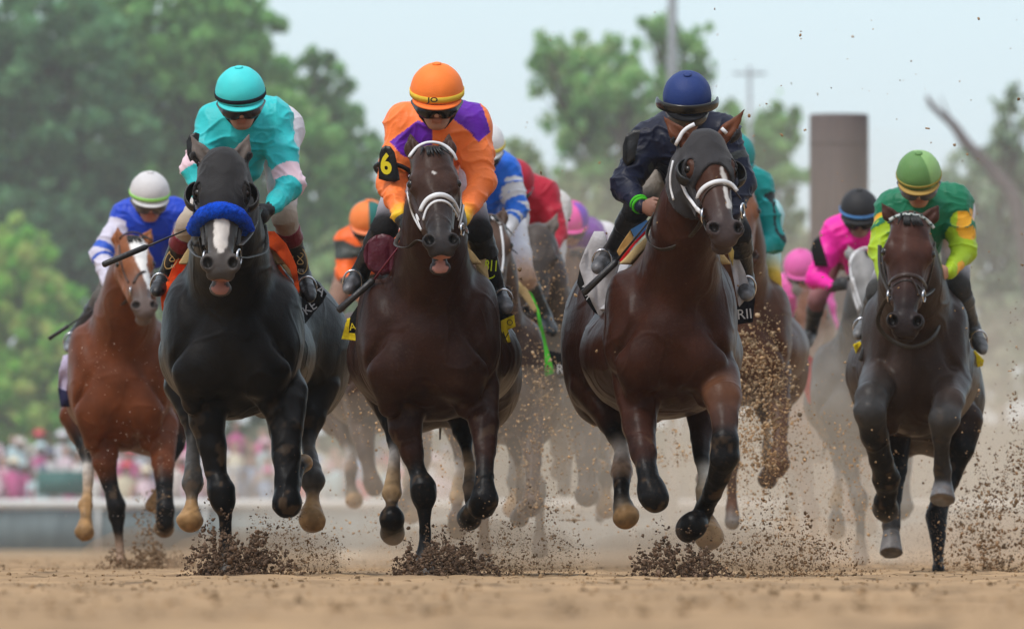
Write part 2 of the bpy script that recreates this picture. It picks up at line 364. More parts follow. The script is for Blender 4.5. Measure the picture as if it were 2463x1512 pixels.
    o = make('horse', v, f, mat('black_coat', None, .38, .09, .30, 9, .16, 60, detail=9) if coat.max() < .012 else M_coat(), col); tag(o, label, 'horse', spec.get('group', 'racehorses galloping toward the camera'))
    H.o = o; H.bvh = BVHTree.FromPolygons([tuple(p) for p in v], [tuple(int(i) for i in g) for g in f]) if detail else None
    # eyes
    if detail:
        for s in (-1, 1):
            mb = MB(); c = hp(s * .095, .188, -.036); r = .021 * k_
            vs = []; fs = []; nu, nv = 12, 8
            for i in range(nv + 1):
                for j in range(nu): th, ph = math.pi * i / nv, 2 * math.pi * j / nu; vs.append(c + r * V(math.sin(th) * math.cos(ph), math.sin(th) * math.sin(ph), math.cos(th)))
            for i in range(nv):
                for j in range(nu): fs.append((i * nu + j, i * nu + (j + 1) % nu, (i + 1) * nu + (j + 1) % nu, (i + 1) * nu + j))
            mb.add(vs, fs, (.012, .007, .004)); mb.build('eye', M_gloss(), o)
    # tail streaming behind
    mb = MB(); r0 = Q + V(0, .40, .12)
    for i in range(26 if detail else 10):
        a = rng.normal(0, .05, 3); pts = [r0 + a * .3, r0 + V(a[0], .25, .06 + a[2]), r0 + V(a[0] * 2.2, .60, -.02 + a[2] * 2), r0 + V(a[0] * 3, .95, -.18 + a[2] * 3)]
        mb.tube(pts, [.02, .022, .016, .004], 5, dark)
    mb.build('tail', mat('horse_hair', None, .5, .4, .3, 40), o)
    # mane
    if detail:
        mb = MB(); b_ = P(*nk[-1][:3]) + V(0, .06, R(nk[-1][3]) * 1.2); a_ = C + V(0, .25, rz * .95)
        for i in range(40):
            t = i / 39; p0 = hp(0, -.01, -.06) * (1 - t) + a_ * t; s = rng.normal(0, .02)
            mb.tube([p0, p0 + V(.03 + s, .05, .02), p0 + V(.06 + 2 * s, .14, -.04 + rng.normal(0, .02))], [.012, .010, .002], 5, dark * .6)
        for i in range(spec.get('forelock', 8)):
            s = rng.normal(0, .02); p0 = hp(s * .8, -.005, -.03); mb.tube([p0, hp(s * 1.3, .035, .045), hp(s * 2.0 + .01, .085, .050)], [.008, .008, .002], 5, dark * .6)
        mb.build('mane', mat('horse_hair'), o)
    return H

def ray(H, px, py, bvh=None):
    p = at(px, py, 10); d = Vector(nrm(at(px, py, 100) - p)); h = (bvh or H.bvh).ray_cast(Vector(p), d)
    return (np.array(h[0]), np.array(h[1])) if h[0] is not None else (None, None)
def strap(H, pts, wpx, mb, col, thick=.006, off=.004, step=6):
    """lay a flat strap over the head along the traced line"""
    Q = []; 
    for a, b in zip(pts[:-1], pts[1:]):
        m = max(1, int(math.hypot(b[0] - a[0], b[1] - a[1]) / step))
        for i in range(m): t = i / m; Q.append((a[0] * (1 - t) + b[0] * t, a[1] * (1 - t) + b[1] * t))
    Q.append(pts[-1][:2]); S = []; NN = []; last = None
    for q in Q:
        p, n = ray(H, *q)
        if p is None or (last is not None and abs(p[1] - last[1]) > .22):
            if last is None: continue
            p = at(q[0], q[1], last[1]); n = NN[-1]
        S.append(p); NN.append(n); last = p
    if len(S) < 2: return
    S = np.array(S); NN = np.array(NN)
    for _ in range(3):
        S[1:-1] = (S[:-2] + 2 * S[1:-1] + S[2:]) / 4; NN[1:-1] = (NN[:-2] + 2 * NN[1:-1] + NN[2:]) / 4
    NN = NN / np.linalg.norm(NN, axis=1)[:, None]; S = S + NN * off
    r = H.R(wpx) / 2; mb.tube(S, r, 8, col, flatn=list(NN), fl=thick / 2 / r)
class Multi:   # every strap a mesh of its own
    def __init__(s): s.l = []
    def tube(s, *a, **k): s.l.append(MB().tube(*a, **k))
    def build(s, name, m, parent=None): return [x.build(name, m, parent) for x in s.l]
def shell(H, boxlo, boxhi, off, thick, name, mat_, colf, h=None, rx=0, extra=None):
    """cloth hugging the horse's body: a thick skin of the body surface inside a region"""
    F = H.F; G = Field.__new__(Field); sl = F.sl(np.array(boxlo) - .03, np.array(boxhi) + .03)
    d = F.d[sl]; X, Y, Z = F.ax[0][sl[0]][:, None, None], F.ax[1][sl[1]][None, :, None], F.ax[2][sl[2]][None, None, :]
    c = (np.array(boxlo) + boxhi) / 2; hf = (np.array(boxhi) - boxlo) / 2
    Zt = Z + rx * (Y - c[1])
    bx = np.maximum(np.maximum(np.abs(X - c[0]) - hf[0], np.abs(Y - c[1]) - hf[1]), np.abs(Zt - c[2]) - hf[2])
    v, f = nets(np.maximum(np.abs(d - off) - thick / 2, bx), np.array([F.ax[i][sl[i]][0] for i in range(3)]), F.h)
    if len(v) == 0: return None
    col = np.array([colf]) * np.ones((len(v), 1)) if not callable(colf) else colf(v)
    return make(name, v, f, mat_, col, H.o)
def sheet(pts, parent, name, mat_, col, thick=.006, wr=.006, colf=None):
    """draped cloth piece from an outline of (px, py, distance) with thickness and folds"""
    P3 = [at(*p) for p in pts]; bm = bmesh.new(); vs = [bm.verts.new(p) for p in P3]; bm.faces.new(vs)
    bmesh.ops.triangulate(bm, faces=bm.faces[:])
    bmesh.ops.subdivide_edges(bm, edges=bm.edges[:], cuts=3, use_grid_fill=True); bmesh.ops.subdivide_edges(bm, edges=bm.edges[:], cuts=1, use_grid_fill=True)
    bm.verts.ensure_lookup_table(); v = np.array([x.co[:] for x in bm.verts]); v[:, 1] += (noise(v, 16, 2) + .8 * (1 - np.abs(noise(v * V(1.6, 1, .5), 14, 3))) ** 3) * wr * 3; v[:, 0] += noise(v, 12, 4) * wr * .8
    f = [[x.index for x in g.verts] for g in bm.faces]; n = len(v)
    ed = {}
    for g in f:
        for a, b in zip(g, g[1:] + g[:1]): ed[(a, b)] = 1
    rim = [(a, b) for a, b in ed if (b, a) not in ed]; bm.free()
    w_ = np.concatenate([v, v + V(0, thick, 0)])
    ff = [tuple(g) for g in f] + [tuple(i + n for i in g[::-1]) for g in f] + [(b, a, a + n, b + n) for a, b in rim]
    c = np.tile(np.array(col, float), (len(w_), 1)) if colf is None else colf(w_)
    return make(name, w_, ff, mat_, c, parent, flat=False)
def letters(txt, px, py, Y, hpx, parent, col, ang=0, name='lettering', nrm_=None, bold=.0, sx=1.0, thick=.002, rotY=0):
    cu = bpy.data.curves.new('txt', 'FONT'); cu.body = txt; cu.align_x = 'CENTER'; cu.align_y = 'CENTER'; cu.size = 1; cu.extrude = .02; cu.offset = bold; cu.resolution_u = 3
    ob = bpy.data.objects.new('txt', cu); SC.collection.objects.link(ob); dg = bpy.context.evaluated_depsgraph_get(); dg.update()
    me = bpy.data.meshes.new_from_object(ob.evaluated_get(dg)); v = np.array([x.co[:] for x in me.vertices]); f = [tuple(p.vertices) for p in me.polygons]
    bpy.data.objects.remove(ob); bpy.data.curves.remove(cu); bpy.data.meshes.remove(me)
    s = hpx * Y / FP / .70; v = v * V(s * sx, s, s); v = v @ rot('Z', ang).T; v = np.stack([v[:, 0], -v[:, 2], v[:, 1]], 1) @ rot('Z', rotY).T
    return make(name, v + at(px, py, Y), f, mat('print', None, .6, .3, .03, 10), np.tile(np.array(col, float), (len(v), 1)), parent, flat=True)
# ================================================================ RIDERS
def clothmesh(prims, h, name, m, parent, colf=None, folds=.004, fs=14, soft=.006, seed=0, cut=None):
    F = Field(prims, h)
    if cut is not None:
        X, Y, Z = F.ax[0][:, None, None], F.ax[1][None, :, None], F.ax[2][None, None, :]
        for c in cut: F.d = np.maximum(F.d, c(X, Y, Z).astype(np.float32))
    v, f = F.mesh(); N = vnormals(v, f)
    if folds:
        q = v + np.stack([noise(v, 6, seed + k) for k in (1, 2, 3)], 1) * .07
        r = 1 - np.abs(noise(q * V(.55, .55, 1.5), fs, seed)); r2 = 1 - np.abs(noise(q, fs * 2.1, seed + 5))
        v = v + N * ((r ** 5 - .25) * folds + (r2 ** 5 - .25) * folds * .45)[:, None]
    col = colours(v, F.prims, soft)
    if colf: colf(v, N, col)
    return make(name, v, f, m, col, parent)
def cap(parent, c, R, tilt, yaw, roll, colf, brim, band=None, bandh=.10, btn=None, name='riding_cap'):
    """domed racing cap over a helmet: c centre, R radius; the wearer looks along -Y tipped down by tilt"""
    B = rot('Z', yaw) @ rot('Y', roll) @ rot('X', tilt)       # columns: x side, y back, z up
    mb = MB(); nu, nv = 60, 22; vs = []; cs = []
    for i in range(nv + 1):
        th = (math.pi / 2 + .18) * i / nv
        for j in range(nu):
            ph = 2 * math.pi * j / nu; rr = 1 - .012 * abs(math.cos(3 * ph)) ** 8 * math.sin(th)
            x, y, z = math.sin(th) * math.sin(ph), -math.sin(th) * math.cos(ph), math.cos(th)
            vs.append(V(x * .96, y * 1.13, z * 1.0) * rr * R); cs.append(colf((ph + math.pi) % (2 * math.pi) - math.pi, th))
    fs = [(i * nu + j, (i + 1) * nu + j, (i + 1) * nu + (j + 1) % nu, i * nu + (j + 1) % nu) for i in range(nv) for j in range(nu)]
    vs = np.array(vs); vs = vs * (1 + .006 * noise(vs / R, 2.6, int(c[0] * 50) % 31) + .010 * (1 - np.abs(noise(vs / R * V(1, 1, 2.2), 2.2, 5))) ** 6)[:, None]; mb.add(vs @ B.T + c, fs, np.array(cs))
    bt = [V(0, 0, R * .99), V(0, 0, R * 1.03), V(0, 0, R * 1.055)]; mb.tube(np.array(bt) @ B.T + c, [R * .16, R * .17, R * .10], 12, btn or cs[0])
    # peak
    vs = []; cs = []; m = 24
    for k, (ro, dz) in enumerate(((1.0, -.17), (1.16, -.27), (1.19, -.31), (1.0, -.24))):
        for j in range(m + 1):
            ph = -1.15 + 2.3 * j / m; e = math.cos(ph / 1.15 * math.pi / 2) ** .6 if abs(ph) < 1.15 else 0; rr = 1 + (ro - 1) * e
            vs.append(V(math.sin(ph) * .96 * rr, -math.cos(ph) * 1.13 * rr, dz * (.55 + .45 * e) - .02) * R); cs.append(brim)
    fs = [(k * (m + 1) + j, k * (m + 1) + j + 1, ((k + 1) % 4) * (m + 1) + j + 1, ((k + 1) % 4) * (m + 1) + j) for k in range(4) for j in range(m)]
    mb.add(np.array(vs) @ B.T + c, fs, np.array(cs)); o = mb.build(name, M_cap(), parent)
    if band is not None:
        mb = MB(); vs = []; m = 60
        for dz, ro in ((bandh, 1.005), (bandh, 1.035), (-bandh, 1.035), (-bandh, 1.005)):
            for j in range(m): ph = 2 * math.pi * j / m; z0 = -.02; q = math.sqrt(max(0, 1 - min(1, abs(z0 + dz)) ** 2)); vs.append(V(math.sin(ph) * .96 * ro * q, -math.cos(ph) * 1.13 * ro * q, z0 + dz) * R)
        fs = [(k * m + j, k * m + (j + 1) % m, ((k + 1) % 4) * m + (j + 1) % m, ((k + 1) % 4) * m + j) for k in range(4) for j in range(m)]
        mb.add(np.array(vs) @ B.T + c, fs, band); b = mb.build('cap_band', M_cloth(), o)
    return B
def rider(sp, label, h=.006, detail=True):
    Y0 = sp['Y']; P = lambda q: at(q[0], q[1], Y0 + q[2]); R = lambda r: r * Y0 / FP
    skin = np.array(sp.get('skin', (.46, .23, .15))); J = np.array(sp['silk']); W = np.array(sp.get('pants', (.72, .70, .72))); BT = np.array(sp.get('boot', (.012, .012, .014)))
    c = P(sp['cap']); Rc = R(sp['cap'][3]); B = rot('Z', sp.get('yaw', 0)) @ rot('Y', sp.get('roll', 0)) @ rot('X', sp.get('tilt', .45))
    hp = lambda x, y, z: c + B @ (V(x, y, z) * Rc / .118)
    # ---- body: one continuous figure
    pr = []; add = lambda p, k=.015, op='u': pr.append((p, k) if op == 'u' else (p, k, op))
    S = [P(q) for q in sp['sh']]; El = [P(q) for q in sp['el']]; Wr = [P(q) for q in sp['wr']]; Hd = [P(q) for q in sp['hand']]
    Hp = [P(q) for q in sp['hip']]; Kn = [P(q) for q in sp['knee']]; An = [P(q) for q in sp['ankle']]; To = [P(q) for q in sp['toe']]
    mid = (S[0] + S[1]) / 2; pel = (Hp[0] + Hp[1]) / 2
    add(Ell(hp(0, .01, -.005), (.080, .098, .095), B, skin)); 
    add(Cone(hp(0, -.045, -.06), hp(0, -.052, -.105), .058, .046, skin), .03)                       # face
    add(Ell(hp(0, -.075, -.130), (.026, .022, .020), B, skin * .95), .02)                            # chin
    for s in (-1, 1):
        add(Cone(hp(s * .058, .0, -.085), hp(s * .020, -.062, -.130), .022, .018, skin), .025)       # jaw
        add(Ell(hp(s * .042, -.070, -.070), (.024, .022, .018), B, skin), .015)                      # cheeks
        add(Ell(hp(s * .078, .010, -.055), (.010, .020, .030), B, skin), .01)                        # ears
        add(Ell(hp(s * .030, -.098, -.040), (.014, .010, .010), B), .012, 's')
    add(Cone(hp(0, -.098, -.035), hp(0, -.118, -.072), .010, .013, skin * 1.02), .012)               # nose
    for s in (-1, 1): add(Ell(hp(s * .011, -.108, -.075), (.009, .010, .007), B, skin), .006)
    add(Cone(hp(-.020, -.100, -.096), hp(.020, -.100, -.096), .0065, .0065, skin * V(.85, .6, .6)), .006)
    add(Cone(hp(-.016, -.097, -.107), hp(.016, -.097, -.107), .0070, .0070, skin * V(.88, .62, .62)), .006)
    nb = mid + V(0, .02, .02); add(Cone(hp(0, .03, -.07), nb, .055, .060, skin), .03)
    ch = mid + V(0, .04, -.02)
    add(Cone(ch, pel + V(0, -.05, .02), .125, .115, skin), .05); add(Cone(S[0], S[1], .06, .06, skin), .05)
    for i in (0, 1):
        add(Cone(S[i], El[i], .047, .038, skin), .03); add(Cone(El[i], Wr[i], .037, .024, skin), .02)
        add(Cone(Hp[i], Kn[i], .082, .052, skin), .04); add(Cone(Kn[i], An[i], .045, .030, skin), .02); add(Cone(An[i], To[i], .028, .018, skin), .02)
    add(Cone(Hp[0], Hp[1], .10, .10, skin), .05)
    hpr = [[], []]
    for i in (0, 1):   # hands: palm, four curled fingers, thumb
        d = nrm(Hd[i] - Wr[i]); s = -1 if i == 0 else 1; iw = V(-s, 0, 0); up = nrm(np.cross(np.cross(d, V(0, 0, 1)), d) + V(0, .001, .001)); sd_ = nrm(np.cross(d, up)) 
        pm = Wr[i] + d * .055; hh = hpr[i]
        hh.append((Cone(Wr[i] + d * .01, pm, .026, .031, skin, sq=(tuple(sd_), .62)), .012)); hh.append((Ell(pm + d * .012, (.017, .038, .036), np.stack([sd_, d, up], 1), skin), .01))
        curl = -sd_ * s if False else nrm(V(-s * .9, .25, -.1))
        for k in range(4):
            b = pm + d * .032 + up * (.030 - .019 * k); ln = (.036, .041, .038, .030)[k]
            j1 = b + nrm(d * .75 + curl * .5 - V(0, 0, .15)) * ln; j2 = j1 + nrm(curl * .85 - d * .45) * ln * .75; j3 = j2 + nrm(curl * .1 - d) * ln * .55
            hh += [(Cone(b - d * .012, j1, .0098, .0092, skin), .004), (Cone(j1, j2, .0092, .0085, skin), .003), (Cone(j2, j3, .0083, .0072, skin), .003)]
        b = Wr[i] + d * .035 + up * .026; j1 = b + nrm(d * .6 + up * .5 + curl * .5) * .034; j2 = j1 + nrm(d * .7 + curl * .6) * .028
        hh += [(Cone(b, j1, .012, .0105, skin), .006), (Cone(j1, j2, .0105, .008, skin), .003)]
    gl = sp.get('glove')
    for i in (0, 1): pr += hpr[i]
    F = Field(pr, h if detail else h * 1.4); v, f = F.mesh(); col = colours(v, F.prims, .006)
    if detail: col *= (1 + .12 * noise(v, 18, 2))[:, None]
    o = make('person', v, f, M_skin(), col); tag(o, label, 'person', 'jockeys crouched over their horses')
    if gl is not None:
        for i in (0, 1):
            g = [(Cone(p.a, p.b, p.ra + .0022, p.rb + .0022, gl, None, p.sq) if isinstance(p, Cone) else Ell(p.c, p.r + .0025, p.B, gl), k) for p, k in hpr[i]]
            g.append((Cone(Wr[i] - nrm(Hd[i] - Wr[i]) * .025, Wr[i] + nrm(Hd[i] - Wr[i]) * .02, .031, .030, gl), .01))
            clothmesh(g, .0045 if detail else .008, 'glove', M_leather(), o, folds=0)
    # ---- clothes
    hj = h; T = sp.get('thick', 1.0)
    jp = [(Cone(mid + V(0, .05, -.015), pel * .75 + mid * .25 + V(0, 0, .01), .158 * T, .142 * T, J), .05), (Cone(S[0], S[1], .088, .088, J), .07), (Cone(mid + V(0, -.02, -.05), mid + V(0, .05, -.20), .12 * T, .09, J), .06),
          (Cone(nb + V(0, 0, .0), hp(0, .035, -.10), .075, .062, J), .03)]
    for i in (0, 1):
        jp += [(Cone(S[i], S[i] * .45 + El[i] * .55, .076 * T, .070 * T, J), .05), (Cone(S[i] * .45 + El[i] * .55, El[i], .070 * T, .060 * T, J), .03), (Cone(El[i], Wr[i] * .85 + El[i] * .15, .059 * T, .037 * T, J), .03),
               (Cone(Wr[i] * .90 + El[i] * .10, Wr[i], .036, .033, np.array(sp.get('cuff', J))), .008)]
    def jc(v, N, col):
        if 'silkf' in sp:
            i = np.argmin([np.linalg.norm(v - S[k], axis=1) for k in (0, 1)], 0)
            D = np.stack([Cone(S[k], El[k], .07, .06).ev(*v.T)[0] for k in (0, 1)] + [Cone(El[k], Wr[k], .06, .04).ev(*v.T)[0] for k in (0, 1)], 1)
            tt = np.stack([Cone(S[k], El[k], .07, .06).ev(*v.T)[1] for k in (0, 1)] + [Cone(El[k], Wr[k], .06, .04).ev(*v.T)[1] + 1 for k in (0, 1)], 1)
            tor = Cone(mid + V(0, .05, -.015), pel, .158, .142).ev(*v.T)[0]; k = D.argmin(1); t = tt[np.arange(len(v)), k]; arm = D[np.arange(len(v)), k] < np.where(k > 1, .12, .015)
            px, py = toview(v); sp['silkf'](v, N, col, px, py, t, k % 2, arm & ((t > .25) | (tor > .03)))
    jk = clothmesh(jp, hj, 'jacket', M_silk(), o, jc, sp.get('folds', .010), 11, .008, sp.get('seed', 1), cut=sp.get('jcut'))
    bp = [(Cone(Hp[0], Hp[1], .118, .118, W), .05), (Cone(pel, pel * .75 + mid * .25, .12, .125, W), .05)]
    for i in (0, 1): kc = np.array(sp.get('kneec', W)); bp += [(Cone(Hp[i], Hp[i] * .35 + Kn[i] * .65, .098, .070, W), .04), (Cone(Hp[i] * .35 + Kn[i] * .65, Kn[i], .070, .057, W, kc), .02), (Cone(Kn[i], Kn[i] * .75 + An[i] * .25, .056, .052, kc), .02)]
    clothmesh(bp, hj, 'breeches', M_cloth(), o, sp.get('pantf') and (lambda v, N, col: sp['pantf'](v, N, col, *toview(v))), .003, 16, .008, 4)
    for i in (0, 1):
        top = np.array(sp.get('boottop', BT)); a = Kn[i] * .82 + An[i] * .18; b = Kn[i] * .62 + An[i] * .38
        q = [(Frus(a, b, .058, .054, top), .006), (Cone(b, An[i], .050, .039, BT), .02), (Cone(An[i], To[i] * .85 + An[i] * .15, .039, .034, BT, sq=((0, 0, 1), .9)), .02), (Cone(An[i] * .35 + To[i] * .65, To[i], .033, .024, np.array(sp.get('toec', BT))), .015),
             (Ell(An[i] + nrm(An[i] - To[i]) * .03 + V(0, 0, -.03), (.03, .035, .03), None, BT), .02)]
        if sp.get('bootlong'): q.append((Frus(Kn[i] * 1.0, b, .060, .055, BT), .006))
        bo = clothmesh(q, hj if detail else h, 'boot', M_leather(), o, None, .002, 20, .004, i)
        # stirrup iron round the foot, hung on its leather
        if detail:
            m = To[i] * .62 + An[i] * .38; mb = MB(); tt = np.linspace(-2.4, 2.4, 22); pts = [m + V(.042 * math.sin(a), .0 - .02 * math.cos(a), .008 + .052 * math.cos(a)) for a in tt]
            mb.tube(pts, .005, 8); mb.tube([pts[0], pts[-1]], .008, 8); sr = mb.build('stirrup_iron', M_metal(), o)
    cap(o, c, Rc, sp.get('tilt', .45), sp.get('yaw', 0), sp.get('roll', 0), sp['capf'], sp.get('brim', sp['capf'](0, 1.4)), sp.get('band'), sp.get('bandh', .075), sp.get('btn'))
    # helmet harness, ear cups and goggles
    gc = sp.get('gog', (.01, .01, .012)); gz = -.060; mb = MB()
    for s in (-1, 1):
        mb.tube([hp(s * .092, .02, .0), hp(s * .086, .0, -.06), hp(s * .070, -.03, -.105), hp(s * .03, -.06, -.148)], [.010, .013, .008, .006], 8, (.015, .015, .018), fl=.7)
    mb.build('chin_strap', M_leather(), o)
    if gc is not None:
        g = []
        for s in (-1, 1): g += [(Ell(hp(s * .036, -.100, gz), (.043, .034, .036), B, gc), .012), (Cone(hp(s * .066, -.088, gz), hp(s * .100, -.005, gz + .012), .024, .013, gc), .01)]
        g += [(Cone(hp(-.02, -.118, gz + .010), hp(.02, -.118, gz + .010), .016, .016, gc), .012)]
        clothmesh(g, h * .8, 'goggles', M_gloss() if sp.get('gogm', 1) else mat('clear_lens', (.45, .45, .45), .08, .8, .1, 20), o, folds=0)
    if sp.get('gog2') is not None:   # spare goggles pushed up on the cap
        g2 = sp['gog2']; mb = MB(); tt = np.linspace(-1.5, 1.5, 26)
        mb.tube([hp(.140 * math.sin(a), -.150 * math.cos(a), .020 - .045 * (1 - math.cos(a))) for a in tt], .024, 10, g2, fl=.35, flatn=[B @ V(math.sin(a), -math.cos(a), 0) for a in tt])
        mb.build('spare_goggles', M_gloss(), o)
    sp['_'] = dict(hp=hp, B=B, S=S, El=El, Wr=Wr, Hd=Hd, Kn=Kn, An=An, To=To, P=P, R=R, o=o, c=c, Rc=Rc)
    return o
# ================================================================ the field of runners
def blaze(pts, colr=WHT, edge=2.0):
    def fn(H, v, hx, hu, hn, px, py, N, col):
        D = np.full(len(v), 99.)
        for a, b in zip(pts[:-1], pts[1:]):
            ba = np.array(b[:2], float) - a[:2]; t = np.clip(((px - a[0]) * ba[0] + (py - a[1]) * ba[1]) / (ba @ ba), 0, 1)
            D = np.minimum(D, np.hypot(px - a[0] - t * ba[0], py - a[1] - t * ba[1]) - (a[2] + (b[2] - a[2]) * t))
        w_ = (1 - smooth(-edge, edge, D + noise(v, 60) * 2)) * (hu > .02) * (hu < .66) * (hn > -.09) * (N[:, 1] < .1); col[:] = col * (1 - w_[:, None]) + np.array(colr) * w_[:, None]
    return fn
T = dict(Y=51.5, ear=(.15, .125, .11), coat=(.0085, .0075, .0070), chest=(560, 828, 164, 172), barrel=(572, 850, 188, 150), rump=(700, 822, 140, 150), head=(.030, .027, .025), muzzle=(.085, .075, .07), dark=BLK,
    neck=[(560, 735, .28, 120), (553, 640, .08, 92), (545, 540, -.16, 76), (540, 450, -.30, 62)], poll=(535, 368, -.40), muz=(530, 650, -.70), hw=1.10, open=.048, yaw=.02,
    ears=[(459, 325, -.34), (600, 321, -.34)], forelock=0,
    legs=[[(500, 930, .2, 62), (498, 1014, .12, 41), (510, 1071, .1, 32), (520, 1135, .08, 24, BLK), (533, 1178, .05, 30, BLK), (537, 1205, .05, 27, BLK), (542, 1240, .05, 15, BLK), (543, 1300, .06, 13, BLK), (543, 1340, .05, 19, BLK), (545, 1380, .0, 24, HOOF)],
          [(680, 940, .2, 60), (687, 1031, .02, 39), (690, 1100, -.08, 32), (690, 1160, -.14, 27, BLK), (690, 1208, -.18, 34, BLK), (700, 1190, .0, 20, BLK), (708, 1150, .18, 16, BLK), (716, 1125, .28, 18, BLK), (733, 1112, .36, 20, DUST)],
          [(470, 930, 1.55, 78), (470, 990, 1.45, 40), (466, 1040, 1.4, 20), (465, 1075, 1.35, 15, (.07, .065, .06)), (464, 1130, 1.2, 20, (.07, .065, .06)), (463, 1163, 1.15, 25, (.06, .055, .05)), (462, 1195, 1.12, 14, (.06, .055, .05)), (461, 1212, 1.1, 15, DUST), (458, 1247, 1.08, 33, DUST)],
          [(735, 930, 1.6, 85), (745, 1000, 1.5, 38), (742, 1045, 1.45, 20), (742, 1075, 1.4, 16, (.07, .065, .06)), (750, 1128, 1.25, 22, (.07, .065, .06)), (752, 1155, 1.2, 27, (.05, .045, .04)), (752, 1185, 1.17, 15, (.05, .045, .04)), (752, 1200, 1.15, 15, DUST), (751, 1248, 1.1, 34, DUST)]],
    marks=[blaze([(528, 478, 10), (533, 540, 19), (531, 585, 17), (531, 600, 9)])])
O = dict(Y=50, coat=(.026, .0095, .0060), chest=(1030, 828, 166, 178), barrel=(1044, 860, 210, 150), rump=(1070, 880, 180, 130), head=(.050, .024, .017), muzzle=(.030, .026, .026), dark=BLK,
    neck=[(1035, 740, .28, 118), (1040, 650, .08, 84), (1045, 560, -.14, 70), (1043, 450, -.28, 60)], poll=(1037, 358, -.38), muz=(1064, 590, -.76), hw=1.10, open=.048, yaw=.05, roll=-.05,
    ears=[(987, 321, -.28), (1080, 321, -.28)], forelock=10,
    legs=[[(978, 930, .2, 60), (976, 1031, .12, 38), (991, 1088, .1, 27), (1004, 1133, .08, 20, BLK), (1018, 1172, .05, 29, BLK), (1020, 1195, .05, 27, BLK), (1021, 1230, .05, 16, BLK), (1023, 1290, .06, 13, BLK), (1022, 1335, .05, 19, BLK), (1024, 1378, .0, 24, HOOF)],
          [(1150, 930, .2, 52), (1164, 1019, .02, 32), (1168, 1088, -.08, 23), (1166, 1145, -.14, 21, BLK), (1166, 1200, -.18, 31, BLK), (1158, 1216, -.14, 29, BLK), (1140, 1215, .05, 20, BLK), (1132, 1232, .16, 24, BLK), (1128, 1246, .20, 30, (.09, .08, .07))],
          [(945, 940, 1.5, 70), (952, 1010, 1.4, 34, BLK), (950, 1070, 1.35, 16, BLK), (950, 1092, 1.3, 13, WHT), (946, 1145, 1.22, 17, (.40, .28, .17)), (942, 1185, 1.15, 23, (.42, .28, .15)), (942, 1212, 1.12, 14, BLK), (943, 1247, 1.05, 27, BLK), (944, 1280, 1.15, 31, (.10, .09, .075))],
          [(1120, 960, 1.5, 70), (1116, 1040, 1.4, 24, BLK), (1122, 1080, 1.3, 11, BLK), (1130, 1120, 1.22, 12, (.40, .27, .16)), (1130, 1170, 1.1, 17, (.20, .15, .11)), (1140, 1200, 1.1, 22, BLK)]],
    marks=[blaze([(1041, 413, 2), (1046, 417, 3)]), ])
N_ = dict(Y=49.5, coat=(.034, .0105, .0055), chest=(1612, 810, 152, 172), barrel=(1590, 850, 196, 160), rump=(1500, 800, 146, 190), ear=(.13, .045, .022), head=(.060, .022, .012), muzzle=(.050, .036, .034), dark=BLK,
    neck=[(1620, 740, .28, 118), (1640, 640, .08, 84), (1652, 540, -.10, 70), (1668, 430, -.22, 58)], poll=(1697, 322, -.30), muz=(1752, 562, -.66), hw=1.10, yaw=.22, roll=-.08,
    ears=[(1592, 276, -.24), (1792, 262, -.24)], forelock=0,
    legs=[[(1535, 920, .2, 62), (1537, 1023, .05, 39), (1547, 1086, -.05, 30, (.035, .014, .010)), (1556, 1129, -.10, 24, BLK), (1568, 1178, -.16, 32, BLK), (1576, 1198, -.18, 31, BLK), (1566, 1180, .05, 20, BLK), (1560, 1150, .22, 18, BLK)],
          [(1722, 900, .1, 58), (1738, 955, -.08, 42, (.10, .042, .022)), (1744, 1010, -.16, 29, (.06, .028, .02)), (1744, 1060, -.22, 30, BLK), (1742, 1098, -.22, 32, BLK), (1730, 1145, -.12, 26, BLK), (1713, 1185, -.02, 22, BLK), (1696, 1222, .08, 21, BLK), (1684, 1246, .10, 22, BLK), (1668, 1262, .04, 30, BLK), (1656, 1272, .08, 33, (.05, .045, .045))],
          [(1430, 930, 1.6, 60), (1470, 1010, 1.45, 34), (1484, 1050, 1.38, 22, BLK), (1496, 1085, 1.32, 16, WHT), (1495, 1132, 1.24, 25, (.30, .20, .14)), (1494, 1165, 1.15, 19, BLK), (1495, 1195, 1.12, 18, BLK), (1500, 1222, 1.08, 24, (.10, .08, .06)), (1506, 1240, 1.05, 33, DUST)],
          [(1690, 960, 1.5, 50), (1686, 1054, 1.35, 24, (.03, .016, .013)), (1688, 1105, 1.25, 18, BLK), (1693, 1146, 1.2, 13, (.66, .62, .54)), (1684, 1176, 1.18, 11, (.56, .46, .33)), (1690, 1220, 1.2, 14, BLK), (1700, 1262, 1.2, 24, DUST), (1704, 1288, 1.15, 36, DUST)]],
    marks=[blaze([(1736, 405, 4), (1742, 430, 6), (1748, 470, 4), (1755, 495, 6)])])
